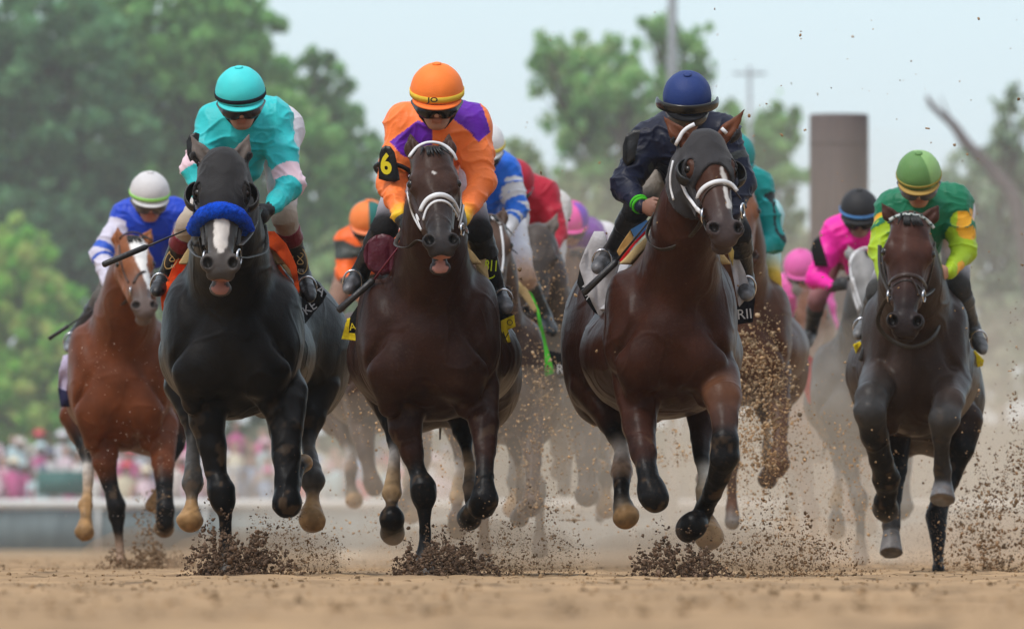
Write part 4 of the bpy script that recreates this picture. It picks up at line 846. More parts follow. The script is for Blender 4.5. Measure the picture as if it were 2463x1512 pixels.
badge(RT, [(449, 340), (456, 325), (470, 318), (480, 322), (476, 350), (470, 386), (458, 392), (450, 372)], .12)
badge(RN, [(1498, 350), (1506, 325), (1524, 312), (1540, 312), (1530, 345), (1528, 385), (1510, 398), (1498, 385)], .14)
letters('JO', 1041, 241, RO['Y'] - .150, 11, RO['_']['o'], (.02, .015, .01), -.01, sx=1.5, thick=.001, bold=.03)
# boot markings: gold ring with a looped monogram, and the yellow number patch
def ringlogo(r, i, px, py, Y, rx, ry, ang, word, wy):
    o = r['_']['o']; mb = MB(); a = np.linspace(0, 2 * math.pi, 33)[:-1]; C_, S_ = math.cos(ang), math.sin(ang)
    mb.tube([at(px + rx * math.cos(t) * C_ - ry * math.sin(t) * S_, py + rx * math.cos(t) * S_ + ry * math.sin(t) * C_, Y) for t in a], .0022, 5, (.55, .36, .14), closed=True); mb.build('boot_ring', M_cloth(), o)
    mb = MB(); tt = np.linspace(0, 2 * math.pi, 40); mb.tube([at(px + rx * .42 * math.sin(2 * t), py - ry * .15 + ry * .42 * math.cos(t), Y) for t in tt], .002, 5, (.55, .36, .14)); mb.build('boot_monogram', M_cloth(), o)
    letters(word, px + 2, py + wy, Y, 7, o, (.55, .52, .45), ang * .4)
ringlogo(RT, 1, 722, 627, RT['Y'] + .44, 17, 32, -.16, 'STE', 24); ringlogo(RT, 0, 414, 621, RT['Y'] + .44, 14, 28, .5, 'ST', 20)
letters('811', 1182, 640, RO['Y'] + .40, 25, RO['_']['o'], (.55, .68, .02), -.08, bold=.02, sx=.62)
o_ = MB().tube([at(1172 + 16 * math.cos(t) + 2, 660 + 10 * math.sin(t), RO['Y'] + .40) for t in np.linspace(.2, 2.9, 12)], .003, 5, (.55, .68, .02)).build('boot_swoosh', M_cloth(), RO['_']['o'])
# whips
def whip(Y, a, b, c, label, hr=.013, colr=(.02, .018, .018), shaft=(.03, .025, .025)):
    """handle a-b, shaft b-c; points (px, py, d)"""
    A, B_, C_ = (at(q[0], q[1], Y + q[2]) for q in (a, b, c)); o = MB().tube([A, A * .97 + B_ * .03, A * .5 + B_ * .5, B_ * .95 + A * .05, B_], [hr * .8, hr * 1.1, hr, hr, hr * .6], 10, colr).build('riding_whip', M_leather())
    MB().tube([B_, C_], [hr * .42, hr * .25], 8, shaft).build('shaft', M_leather(), o); d = nrm(C_ - B_)
    MB().tube([C_, C_ + d * .05, C_ + d * .10], [.008, .016, .014], 8, shaft, fl=.35).build('popper', M_leather(), o)
    tag(o, label, 'riding whip', 'riding whips'); return o
whip(RT['Y'], (247, 637, -.35), (355, 592, -.28), (455, 550, -.10), 'thin black riding whip crossing in front of the blazed chestnut horse', .0135)
whip(RO['Y'], (812, 748, .10), (900, 672, .12), (966, 584, .0), 'riding whip with a black grip and maroon shaft beside the orange rider', .015, shaft=(.13, .008, .02))
whip(RN['Y'], (1402, 706, .12), (1484, 628, .12), (1570, 520, -.04), 'thick black riding whip crossing the white saddle cloth', .015)
whip(RG['Y'], (2070, 868, .20), (2092, 800, .22), (2128, 712, .05), 'black riding whip hanging beside the yellow saddle cloth', .014)
whip(RW['Y'], (117, 815, -.05), (165, 783, -.05), (258, 722, -.06), 'black riding whip held out low by the white-capped jockey', .011)
# saddles, mostly hidden
for H_, r in ((HT, RT), (HO, RO), (HN, RN), (HG, RG), (HW, RW)):
    q = r['_']; x_ = (q['Kn'][0] + q['Kn'][1])[0] / 2; h_ = H_.bvh.ray_cast(Vector((x_, H_.Y0 + .75, 4)), Vector((0, 0, -1)))[0]; c = V(x_, H_.Y0 + .75, (h_[2] if h_ else 1.6) + .02)
    clothmesh([(Cone(c + V(0, -.18, .0), c + V(0, .20, .02), .10, .12, (.02, .016, .014), sq=((0, 0, 1), .5)), .03)], .012, 'saddle', M_leather(), H_.o, folds=0)
# ================================================================ the runners behind
def back_horse(src, px, py, Yd, coat, label, flip=False, head=None, muzzle=None, marks=(), dy=0, **kw):
    s = src['Y'] / Yd; sp = xf(src, src['poll'][0], src['poll'][1], px, py, s, flip); sp['Y'] = Yd; sp['coat'] = coat; sp['head'] = head or tuple(np.array(coat) * 1.3); sp['muzzle'] = muzzle or tuple(np.array(coat) * .7); sp['marks'] = list(marks)
    sp['legs'] = [[(q[0], q[1], q[2], q[3], (None if q[4] is BLK else q[4])) if len(q) > 4 else q for q in Lg] for Lg in sp['legs']]; sp.update(kw)
    if 'rump' in kw: pass
    return horse(sp, label, .013, True)
def back_rider(px, py, Yd, label, flip=False, **kw):
    s = 50 / Yd; b = RO; f = lambda q: ((q[0] - 1051) * s * (-1 if flip else 1) + px, (q[1] - 218) * s + py) + tuple(q[2:])
    r = dict(Y=Yd, cap=f(b['cap'])[:3] + (67 * s,), tilt=.42)
    for k in ('sh', 'el', 'wr', 'hand', 'hip', 'knee', 'ankle', 'toe'): r[k] = [f(q) for q in b[k]][::(-1 if flip else 1)]
    r.update(kw); r.setdefault('capf', one(r['silk'])); rider(r, label, .009, False); return r
HP = back_horse(O, 2080, 606, 69, (.085, .083, .080), 'dappled grey horse with a white bridle half hidden by the green rider\'s horse', head=(.24, .235, .23), muzzle=(.12, .12, .12), forelock=3, open=0, ears=[(2040, 588, -.3), (2104, 590, -.3)])
mb = Multi(); strap(HP, [(2045, 640), (2048, 620), (2060, 604), (2078, 596), (2096, 597), (2110, 606)], 9, mb, WB, .012); strap(HP, [(2045, 640), (2050, 680), (2056, 715), (2066, 745)], 7, mb, WB); strap(HP, [(2052, 668), (2060, 700), (2072, 738)], 5, mb, WB); mb.build('bridle_strap', mat('white_tack'), HP.o)
cloth_pieces(HP, [('saddle_cloth', (.45, .015, .03), .6, .012, [(1938, 846), (1958, 862), (1956, 930), (1953, 972), (1944, 968), (1926, 907)])])
HB = back_horse(O, 1176, 522, 61.5, (.060, .036, .026), 'dusty brown horse in a white browband close behind the orange rider', open=0)
mb = Multi(); strap(HB, [(1146, 540), (1156, 526), (1172, 521), (1188, 525), (1202, 540)], 9, mb, WB, .012); strap(HB, [(1203, 545), (1209, 585), (1210, 625), (1206, 655)], 7, mb, WB); mb.build('bridle_strap', mat('white_tack'), HB.o)
cloth_pieces(HB, [('saddle_cloth', (.08, .50, .04), .5, .012, [(1268, 696), (1280, 706), (1296, 744), (1306, 790), (1316, 830), (1332, 896), (1316, 904), (1299, 905), (1301, 830), (1290, 748)]), ('saddle_pad', TAN, .42, .03, [(1212, 656), (1240, 668), (1270, 696), (1292, 748), (1284, 752), (1254, 708), (1216, 676)]),
                  ('saddle_cloth', BK, .8, .012, [(1312, 840), (1356, 850), (1366, 910), (1318, 912)]), ('cloth_hem', YEL, .82, .014, [(1356, 858), (1368, 862), (1379, 912), (1362, 918)])])
letters('R', 1347, 888, HB.Y0 + .78, 22, HB.o, (.62, .62, .62), 0)
HR = back_horse(T, 1292, 545, 67, (.055, .045, .040), 'dark horse running behind the blue and white rider')
HC = back_horse(O, 1772, 440, 62.5, (.075, .032, .018), 'bay horse running directly behind the navy rider\'s horse', open=0, head=(.20, .08, .04))
cloth_pieces(HC, [('saddle_cloth', (.60, .60, .58), .8, .012, [(1880, 790), (1894, 786), (1919, 812), (1910, 830), (1888, 850)]), ('saddle_pad', TAN, .42, .03, [(1806, 650), (1830, 655), (1850, 690), (1840, 700), (1822, 676)])])
HA = back_horse(N_, 985, 560, 71, (.06, .034, .022), 'brown horse seen through dust between the two leading horses')
HX = back_horse(G, 1392, 600, 75, (.07, .045, .032), 'bay horse deep in the dust in the middle of the pack')
HF = back_horse(T, 1952, 700, 80, (.12, .05, .03), 'chestnut horse at the back of the pack behind the pink rider')
def f_P(v, N, c, px, py, t, side, arm): c[(~arm) & (v[:, 1] < RP['Y'] + .22) & (py > 640)] = (.62, .55, .68)
RP = dict(Y=69, silkf=f_P)
RP = back_rider(2067, 502, 69, 'jockey in hot pink silks and a black cap with a blue band', Y=69, silk=(.86, .018, .36), silkf=f_P, capf=one((.016, .016, .018)), band=(.10, .28, .62), cuff=(.86, .018, .36), glove=(.03, .03, .03), sh=[(2012, 560, .3), (2118, 555, .3)], el=[(1962, 668, .2), (2130, 660, .2)], wr=[(2004, 690, .0), (2104, 700, .0)], hand=[(2022, 684, -.05), (2100, 715, -.05)], skin=(.3, .2, .16), pants=(.25, .12, .12), boot=(.04, .04, .04),
                hip=[(2000, 600, .95), (2080, 600, .95)], knee=[(1966, 720, .38), (2120, 740, .4)], ankle=[(1950, 800, .6), (2125, 800, .6)], toe=[(1940, 830, .45), (2130, 830, .45)], seed=21)
badge(RP, [(1950, 600), (1958, 575), (1970, 566), (1966, 595), (1964, 625), (1990, 630), (1992, 642), (1960, 640)], .10)
def f_B(v, N, c, px, py, t, side, arm):
    c[arm & (t > .35)] = (.60, .60, .62); c[arm & (((t > .82) & (t < .98)) | ((t > 1.08) & (t < 1.32)) | ((t > 1.40) & (t < 1.50)))] = (.015, .14, .60)
RB = back_rider(1162, 345, 62, 'jockey in blue silks with white hooped sleeves and a white cap', silk=(.012, .13, .62), silkf=f_B, capf=one((.72, .72, .72)), band=(.78, .60, .10), sh=[(1110, 415, .3), (1212, 410, .3)], el=[(1090, 520, .2), (1246, 500, .2)], wr=[(1110, 570, .0), (1214, 566, .0)], hand=[(1125, 580, -.05), (1196, 560, -.05)], cuff=(.55, .52, .50), pants=(.70, .68, .70), kneec=(.45, .30, .22), boot=(.04, .045, .045),
                hip=[(1130, 480, .9), (1222, 520, .9)], knee=[(1120, 640, .38), (1262, 664, .38)], ankle=[(1080, 720, .6), (1310, 760, .6)], toe=[(1060, 750, .45), (1330, 800, .45)], seed=22)
def f_R(v, N, c, px, py, t, side, arm): pass
RR = back_rider(1238, 432, 67.5, 'jockey in dark red silks and a red cap', silk=(.42, .008, .030), capf=one((.40, .008, .03)), sh=[(1215, 470, .3), (1310, 468, .3)], el=[(1200, 560, .2), (1340, 560, .2)], wr=[(1230, 600, 0), (1325, 620, 0)], hand=[(1240, 610, -.05), (1312, 632, -.05)], glove=(.5, .02, .03), skin=(.3, .16, .12), pants=(.6, .58, .55), hip=[(1250, 500, .9), (1330, 500, .9)], knee=[(1230, 620, .3), (1335, 650, .3)], ankle=[(1220, 700, .5), (1350, 720, .5)], toe=[(1215, 720, .4), (1355, 745, .4)], seed=23)
def cap_X(ph, th): return (.17, .05, .50) if int((ph + 6.7) / (math.pi / 3)) % 2 else (.90, .10, .42)
RX = back_rider(1374, 527, 75, 'jockey with a purple and pink quartered cap deep in the pack', silk=(.17, .04, .30), capf=cap_X, sh=[(1340, 575, .3), (1420, 570, .3)], hip=[(1390, 580, .9), (1450, 575, .9)], seed=24)
def cap_A(ph, th): return (.02, .15, .13) if .0 < ph % (2 * math.pi) < math.pi / 2 or math.pi < ph % (2 * math.pi) < 1.5 * math.pi else (.85, .22, .05)
def f_A(v, N, c, px, py, t, side, arm):
    z = (py - 560) / 26 + noise(v, 8, 2) * .5; c[(np.floor(z).astype(int) % 3 == 1)] = (.05, .06, .055)
RA = back_rider(886, 527, 70, 'jockey in orange and dark grey silks with an orange and green cap', silk=(.85, .14, .02), silkf=f_A, capf=cap_A, brim=(.85, .25, .10), sh=[(840, 585, .3), (940, 580, .3)], el=[(832, 655, .2), (960, 660, .2)], wr=[(850, 700, .0), (940, 700, .0)], hand=[(862, 712, -.05), (930, 715, -.05)], cuff=(.85, .14, .02), pants=(.25, .16, .12), seed=25)
def f_C(v, N, c, px, py, t, side, arm):
    c[arm & (t < .35)] = (.03, .50, .52); c[arm & (np.abs(noise(v * V(1, 1, .3), 12, 3)) < .12)] = (.012, .02, .022)
RC = back_rider(1765, 372, 62.5, 'jockey in teal silks mostly hidden behind the navy rider', silk=(.0, .24, .23), silkf=f_C, cuff=(.0, .24, .23), sh=[(1730, 440, .3), (1822, 450, .3)], el=[(1710, 540, .2), (1862, 580, .2)], wr=[(1730, 600, 0), (1802, 608, 0)], hand=[(1745, 605, -.05), (1786, 600, -.05)], pants=(.40, .66, .68), kneec=(.65, .42, .06), hip=[(1760, 480, .9), (1836, 520, .9)], knee=[(1720, 650, .3), (1854, 672, .3)], ankle=[(1715, 760, .5), (1880, 800, .5)], toe=[(1710, 790, .4), (1892, 830, .4)], boot=(.10, .10, .10), toec=(.35, .37, .38), seed=26)
RF = back_rider(1925, 640, 80, 'jockey in pink silks far back beside the post, blurred by dust', silk=(.70, .10, .38), capf=one((.70, .10, .38)), seed=27)
# ================================================================ SETTING: track, rail, crowd, bank, trees
# track dirt: fine displaced sheet near the camera, coarser sheet to the horizon
def m_dirt():
    m = mat('track_dirt', None, .95, .15, .16, 3, .8, 30, detail=8); return m
def grid(name, x0, x1, y0, y1, nx, ny, zf, colr, power=1.0):
    xs = np.linspace(x0, x1, nx); ys = y0 + (y1 - y0) * np.linspace(0, 1, ny) ** power; X, Y = np.meshgrid(xs, ys, indexing='ij'); v = np.stack([X.ravel(), Y.ravel(), np.zeros(X.size)], 1); v[:, 2] = zf(v)
    i = np.arange(nx - 1)[:, None] * ny + np.arange(ny - 1)[None]; i = i.ravel(); f = np.stack([i, i + ny, i + ny + 1, i + 1], 1)
    n = noise(v, 2.2, 3) + .6 * noise(v, 7, 4) + .5 * noise(v * V(1, .35, 1), 16, 5)
    col = np.array(colr) * (1 + .20 * n)[:, None]; dk = smooth(.45, .95, noise(v * V(1, .5, 1), 5, 8) + .5 * noise(v, 15, 9)); col = col * (1 - .60 * dk[:, None])
    return make(name, v, f, m_dirt(), col)
def zt(v):
    edge = np.minimum(smooth(4.9, 4.5, np.abs(v[:, 0])), smooth(112, 104, v[:, 1]) * smooth(14, 15, v[:, 1]))
    return (.012 * noise(v * V(1, .6, 1), 3, 1) + .010 * noise(v, 8, 2) + .007 * noise(v, 19, 6)) * edge * 1.0 + .004 - .012 * (1 - edge) 
DIRT = (.335, .22, .12)
tag(grid('track', -5, 5, 14, 112, 260, 1500, zt, DIRT), kind='structure')
tag(grid('ground', -400, 400, -20, 1800, 40, 90, lambda v: np.full(len(v), -.010), (.32, .22, .125), 3), kind='structure')
def ico():
    t = (1 + 5 ** .5) / 2; v = np.array([(-1, t, 0), (1, t, 0), (-1, -t, 0), (1, -t, 0), (0, -1, t), (0, 1, t), (0, -1, -t), (0, 1, -t), (t, 0, -1), (t, 0, 1), (-t, 0, -1), (-t, 0, 1)]) / math.hypot(1, t)
    f = np.array([(0, 11, 5), (0, 5, 1), (0, 1, 7), (0, 7, 10), (0, 10, 11), (1, 5, 9), (5, 11, 4), (11, 10, 2), (10, 7, 6), (7, 1, 8), (3, 9, 4), (3, 4, 2), (3, 2, 6), (3, 6, 8), (3, 8, 9), (4, 9, 5), (2, 4, 11), (6, 2, 10), (8, 6, 7), (9, 8, 1)]); return v, f
def clods(P, S, C, name, label=None, flatten=1.0):
    """many crumbs of dirt as one mesh: positions P, sizes S, colours C"""
    bv, bf = ico(); n = len(P); A = rng.uniform(0, 2 * math.pi, n); ax = rng.normal(size=(n, 3)); ax /= np.linalg.norm(ax, axis=1)[:, None]
    sc = rng.uniform(.35, 1.35, (n, 1, 3)); jit = rng.uniform(.5, 1.5, (n, 12, 1)); v = bv[None] * sc * jit
    c, s = np.cos(A)[:, None, None], np.sin(A)[:, None, None]; a = ax[:, None, :]
    v = v * c + np.cross(a, v) * s + a * (v * a).sum(2, keepdims=True) * (1 - c); v = v * S[:, None, None] * np.array([1, 1, flatten]) + P[:, None, :]
    f = (bf[None] + 12 * np.arange(n)[:, None, None]).reshape(-1, 3); col = np.repeat(C, 12, 0)
    o = make(name, v.reshape(-1, 3), f, mat('dirt_clod', None, .95, .1, .2, 60, .4, 200), col, flat=True); tag(o, label, 'dirt', kind='stuff'); return o
DKD, LTD = np.array((.105, .068, .045)), np.array((.42, .27, .145))
n = 34000; P_ = np.stack([rng.uniform(-4.5, 4.5, n), 24 + 80 * rng.uniform(0, 1, n) ** 1.6, np.zeros(n)], 1); P_[:, 2] = zt(P_); S_ = .003 + .012 * rng.uniform(0, 1, n) ** 5
clods(P_, S_, LTD * rng.uniform(.25, .9, (n, 1)), 'loose_dirt', 'crumbs of dirt lying all over the track')
# ---- rail fence
fe = bpy.data.objects.new('rail_fence', None); SC.collection.objects.link(fe); FY = 212; fe.location = (0, FY, 0)
tag(fe, 'long grey-blue panelled barrier with a thick white top rail beside the crowd', 'fence')
mb = MB(); mb.tube([(x, 0, .86) for x in np.linspace(-26, 26, 30)], .085, 14, (.70, .70, .68)); mb.build('top_rail', mat('rail_white', None, .5, .4, .08, 3), fe)
for i in range(26):
    x = -26 + i * 2.02; mb = MB(); c = np.array((.12, .16, .17)) * rng.uniform(.85, 1.2); mb.box((x + 1, .04, .36), (.98, .025, .40), None, c); mb.build('panel', mat('fence_panel', None, .7, .3, .35, 2.5, stretch=(3, 1, .4)), fe)
    mb = MB(); mb.tube([(x, -.02, -.05), (x, -.02, .80)], .045, 8, (.55, .55, .53)); mb.build('post', mat('rail_white'), fe)
# ---- crowd on low steps behind the rail
cols = [(.70, .70, .72), (.70, .70, .72), (.66, .40, .46), (.62, .55, .50), (.30, .42, .60), (.72, .55, .60), (.62, .05, .08), (.12, .14, .20), (.70, .62, .45), (.60, .12, .30), (.45, .60, .62), (.75, .72, .68)]
mb = MB(); rows = [(219, 0, 2), (220.6, .22, 2), (222.2, .42, 2), (223.8, .75, -5.2)]
st = MB()
for k, (Y, z0, xm) in enumerate(rows):
    st.box((-12.5 if xm < 2 else -11.5, Y + .2, z0 / 2 - .05), (9.5, .8, z0 / 2 + .05), None, (.30, .30, .29)); x = -16
    while x < (xm if xm < 2 else -1.7):
        x += rng.uniform(.36, .60); hgt = rng.uniform(1.50, 1.82); c = np.array(cols[rng.integers(len(cols))]) * rng.uniform(.8, 1.1); sk = np.array((.42, .25, .18)) * rng.uniform(.6, 1.2); y = Y + rng.uniform(-.3, .3); w_ = rng.uniform(.19, .25); lean = rng.normal(0, .03)
        legc = np.array(cols[rng.integers(len(cols))]) * .6
        for s in (-1, 1): mb.tube([(x + s * .09, y, z0), (x + s * .09, y, z0 + .5 * hgt)], [.06, .09], 6, legc)
        mb.tube([(x, y, z0 + .46 * hgt), (x + lean * .5, y, z0 + .62 * hgt), (x + lean, y, z0 + .80 * hgt), (x + lean, y, z0 + .86 * hgt)], [w_ * .75, w_ * .72, w_, .06], 8, c, fl=.6)
        for s in (-1, 1):
            a = V(x + lean + s * w_, y, z0 + .80 * hgt); up = rng.uniform(0, 1) < .25
            mb.tube([a, a + V(s * .06, -.05, -.26), a + V(s * .02, -.25, .1 if up else -.38)], [.055, .045, .035], 5, c if rng.uniform() < .5 else sk)
        hc = V(x + lean, y, z0 + .93 * hgt); mb.tube([hc + V(0, 0, -.12), hc + V(0, 0, -.06), hc, hc + V(0, 0, .07), hc + V(0, 0, .115)], [.05, .075, .085, .075, .02], 8, sk)
        if rng.uniform() < .5:
            cc = cols[rng.integers(len(cols))]; mb.tube([hc + V(0, 0, .03), hc + V(0, 0, .045), hc + V(0, 0, .05), hc + V(0, 0, .14)], [.22, .22, .10, .08], 10, cc)
        else: mb.tube([hc + V(0, .02, -.04), hc + V(0, .02, .05), hc + V(0, 0, .13)], [.07, .095, .03], 8, (.05, .03, .02))
o = mb.build('crowd', mat('crowd_cloth', None, .85, .2, .1, 4)); tag(o, 'dense crowd of spectators in white and pink behind the rail', 'crowd', kind='stuff')
tag(st.build('terrace', mat('concrete', None, .9, .2, .2, 2)), kind='structure')
mb = MB(); a, b = at(88, 1132, 216.5), at(205, 1190, 216.5); mb.box(((a + b) / 2), (abs(b - a)[0] / 2, .04, abs(a - b)[2] / 2), None, (.03, .13, .115)); mb.box(V((a + b)[0] / 2, 216.5, b[2] / 2), (.05, .05, b[2] / 2), None, (.2, .2, .2))
tag(mb.build('banner', mat('banner_cloth', None, .7, .3, .1, 3)), 'plain dark green banner board in front of the crowd', 'banner')
# ---- grassy bank far behind
def zb(v): return 1.3 * smooth(232, 262, v[:, 1]) + .5 * smooth(262, 330, v[:, 1]) + .25 * noise(v, .2, 3)
nx, ny = 80, 30; xs = np.linspace(-90, 90, nx); ys = np.linspace(229, 420, ny); X, Y = np.meshgrid(xs, ys, indexing='ij'); v = np.stack([X.ravel(), Y.ravel(), 0 * X.ravel()], 1); v[:, 2] = zb(v) - .05
i = (np.arange(nx - 1)[:, None] * ny + np.arange(ny - 1)[None]).ravel(); tag(make('grass_bank', v, np.stack([i, i + ny, i + ny + 1, i + 1], 1), mat('bank_grass', (.10, .13, .06), .95, .1, .3, .5)), kind='structure')
# ---- trees
def leafmesh(pts, size, colr, name, parent):
    n = len(pts); a = rng.normal(size=(n, 3)); a /= np.linalg.norm(a, axis=1)[:, None]; b = np.cross(a, rng.normal(size=(n, 3))); b /= np.linalg.norm(b, axis=1)[:, None]
    s = (size * rng.uniform(.5, 1.3, n))[:, None]; v = np.stack([pts - a * s, pts - b * s * .55, pts + a * s, pts + b * s * .55], 1).reshape(-1, 3)
    f = np.arange(4 * n).reshape(n, 4); return make(name, v, f, M_leaf, np.repeat(colr, 4, 0), parent, flat=True)
M_leaf = bpy.data.materials.new('leaves'); M_leaf.use_nodes = True; t_ = M_leaf.node_tree; t_.nodes.clear(); vc = t_.nodes.new('ShaderNodeVertexColor'); vc.layer_name = 'Col'
df, tl, mx_, ou_ = (t_.nodes.new(k) for k in ('ShaderNodeBsdfDiffuse', 'ShaderNodeBsdfTranslucent', 'ShaderNodeMixShader', 'ShaderNodeOutputMaterial')); mx_.inputs[0].default_value = .45
t_.links.new(vc.outputs[0], df.inputs[0]); t_.links.new(vc.outputs[0], tl.inputs[0]); t_.links.new(df.outputs[0], mx_.inputs[1]); t_.links.new(tl.outputs[0], mx_.inputs[2]); t_.links.new(mx_.outputs[0], ou_.inputs[0])
def tree(name, Y, base, blobs, n, leaf, colr, label, group=None, clump=.22, trunkw=.13, dy=2.0, fill=.8):
    """base (px) of the trunk, blobs (px, py, rx, ry) of the crown, n leaves"""
    o = bpy.data.objects.new(name, None); SC.collection.objects.link(o); B0 = at(base, HOR, Y); B0[2] = -.05; o.location = B0; tag(o, label, 'tree' if name == 'tree' else name, group)
    n = int(n * (1.3 if base < 1100 else .85)); leaf *= .92; wts = np.array([b[2] * b[3] for b in blobs], float); wts /= wts.sum(); pts = []; cl = []; mpp = Y / FP; mb = MB()
    top = at(base + 8, min(b[1] for b in blobs) + 40, Y) - B0; tk = [V(0, 0, 0), top * .3 + V(.08, 0, 0), top * .6 - V(.06, 0, 0), top]; mb.tube(tk, [trunkw, trunkw * .8, trunkw * .5, .02], 9, (.10, .075, .055))
    for k, (px, py, rx, ry) in enumerate(blobs):
        c = at(px, py, Y + rng.uniform(-.5, .5) * dy) - B0; r = V(rx * mpp, min(rx, ry) * mpp * .8 + .3, ry * mpp); m = int(n * wts[k]); nc = max(16, int(46 * rx * ry / 6000)); 
        u = rng.normal(size=(nc, 3)); u /= np.linalg.norm(u, axis=1)[:, None]; cc = c + u * (rng.uniform(.05, 1.45, (nc, 1)) ** .5) * r; cr = rng.uniform(.35, 1.5, nc) ** 1.4 * clump * .52 * (min(rx, 130) * mpp + .25); sh = rng.uniform(.62, 1.45, nc)
        w_ = cr ** 2 / (cr ** 2).sum(); idx = rng.choice(nc, m, p=w_); q = rng.normal(size=(m, 3)); q /= np.linalg.norm(q, axis=1)[:, None]
        pts.append(cc[idx] + q * (rng.uniform(0, 1, (m, 1)) ** .4) * cr[idx][:, None]); cl.append(np.array(colr)[None] * 1.8 * (sh[idx] * rng.uniform(.75, 1.3, m))[:, None] * (1 + rng.normal(0, .10, (m, 3)) * V(.8, .4, .8)))
        a = tk[1] * .5 + tk[2] * .5 if c[2] > tk[2][2] * .8 else tk[1]; mb.tube([a, (a + c) / 2 + rng.normal(0, .15, 3), c], [trunkw * .45, trunkw * .25, .02], 6, (.10, .075, .055))
        for j in range(min(nc, 24)): mb.tube([c * .7 + a * .3, cc[j]], [.03, .01], 5, (.09, .07, .055))
    mb.build('trunk', mat('bark', None, .9, .2, .3, 6, .5, 30), o); leafmesh(np.concatenate(pts), leaf, np.clip(np.concatenate(cl), .005, .62), 'crown', o); return o
GD, GM, GL, GY = (.075, .165, .080), (.115, .235, .080), (.16, .31, .10), (.20, .55, .075)
g1 = 'trees beyond the left end of the rail'
tree('tree', 245, 90, [(60, 120, 210, 190), (150, 330, 220, 200), (-40, 300, 150, 220), (60, 520, 200, 150)], 17000, .17, GD, 'dark green tree filling the upper left corner', g1)
tree('tree', 250, 400, [(330, 90, 190, 160), (480, 170, 170, 170), (420, 330, 210, 170), (570, 80, 90, 110), (300, 480, 170, 150)], 19000, .17, GM, 'tall mid green tree behind the turquoise rider', g1)
tree('tree', 254, 650, [(620, 300, 110, 150), (700, 400, 130, 150), (640, 540, 180, 150), (560, 640, 150, 130)], 13000, .17, GL, 'lighter green tree whose crown slopes down behind the turquoise cap', g1)
tree('tree', 258, 790, [(740, 190, 46, 80), (800, 220, 45, 90), (770, 320, 90, 100), (840, 400, 70, 110), (790, 500, 110, 120), (870, 560, 60, 120)], 9500, .15, (.11, .21, .085), 'loose twin-topped tree between the turquoise and orange riders', g1)
tree('tree', 242, 240, [(200, 650, 220, 130), (420, 700, 200, 140), (640, 760, 180, 150), (60, 640, 120, 140)], 15000, .17, (.055, .12, .06), 'wide low dark tree behind the white-capped jockey', g1)
tree('tree', 240, 900, [(850, 700, 110, 130), (940, 800, 120, 130), (760, 860, 180, 120), (560, 900, 200, 110), (400, 880, 150, 110)], 12000, .18, (.16, .22, .10), 'pale olive scrubby tree low behind the two leading horses', g1)
tree('bush', 234, 70, [(40, 680, 110, 130), (110, 800, 130, 110), (30, 900, 150, 120), (170, 930, 80, 90), (60, 1000, 190, 60)], 15000, .13, GY, 'bright yellow-green bush at the left edge above the crowd', None)
g2 = 'trees far behind the middle of the pack'
tree('tree', 246, 1500, [(1345, 130, 70, 60), (1400, 200, 110, 80), (1500, 190, 90, 90), (1450, 300, 110, 90), (1560, 290, 90, 80), (1500, 400, 110, 90), (1400, 470, 80, 80), (1560, 480, 100, 100)], 11500, .13, GL, 'sparse pale green tree left of the light mast', g2, clump=.26)
tree('tree', 252, 1640, [(1590, 70, 50, 45), (1650, 110, 60, 60), (1690, 170, 45, 40), (1640, 230, 70, 70), (1690, 330, 80, 90), (1660, 470, 90, 110)], 6500, .13, GL, 'small airy tree whose top stands round the light mast', g2, clump=.26)
tree('tree', 256, 1830, [(1800, 330, 70, 80), (1860, 300, 60, 70), (1850, 400, 90, 80), (1800, 480, 80, 90), (1880, 520, 70, 90), (1840, 620, 110, 90)], 8000, .13, (.13, .24, .08), 'airy green tree between the navy rider and the grey column', g2, clump=.26)
tree('tree', 242, 1400, [(1240, 400, 60, 60), (1280, 500, 110, 90), (1380, 560, 120, 90), (1480, 620, 140, 100), (1620, 650, 140, 110), (1340, 680, 150, 120), (1780, 720, 130, 100), (1560, 800, 200, 110)], 15000, .18, (.18, .23, .12), 'olive scrub tree low behind the middle of the pack', g2)
tree('tree', 250, 2400, [(2430, 290, 60, 80), (2380, 400, 90, 80), (2440, 470, 90, 110), (2330, 480, 70, 70), (2300, 600, 80, 80), (2400, 620, 120, 110), (2440, 760, 110, 110)], 9500, .13, (.20, .26, .17), 'thin grey-green tree at the right edge', g2, clump=.26)
tree('tree', 243, 2200, [(2140, 640, 90, 70), (2040, 700, 100, 90), (1930, 620, 70, 70), (2260, 760, 130, 110), (2100, 830, 170, 110), (2350, 880, 150, 110), (1900, 820, 120, 110)], 10000, .18, (.23, .25, .17), 'dusty olive scrub tree low behind the grey column', g2)
# hedge along the foot of the bank
hb = []; 
n = 46000; q = np.stack([rng.uniform(-16, 16, n), 238 + rng.normal(0, 1.0, n), np.abs(rng.normal(0, 1.0, n)) + .2], 1); q[:, 2] = rng.uniform(0, 1, n) * (2.5 + .5 * noise(q * V(1, 0, 0), .5) + .3 * noise(q * V(1, 0, 0), 1.7)) + .2
o = leafmesh(q, .16, np.array((.12, .15, .085))[None] * rng.uniform(.6, 1.3, (n, 1)), 'hedge', None); tag(o, 'long dusty green hedge behind the crowd and the rail', 'hedge')
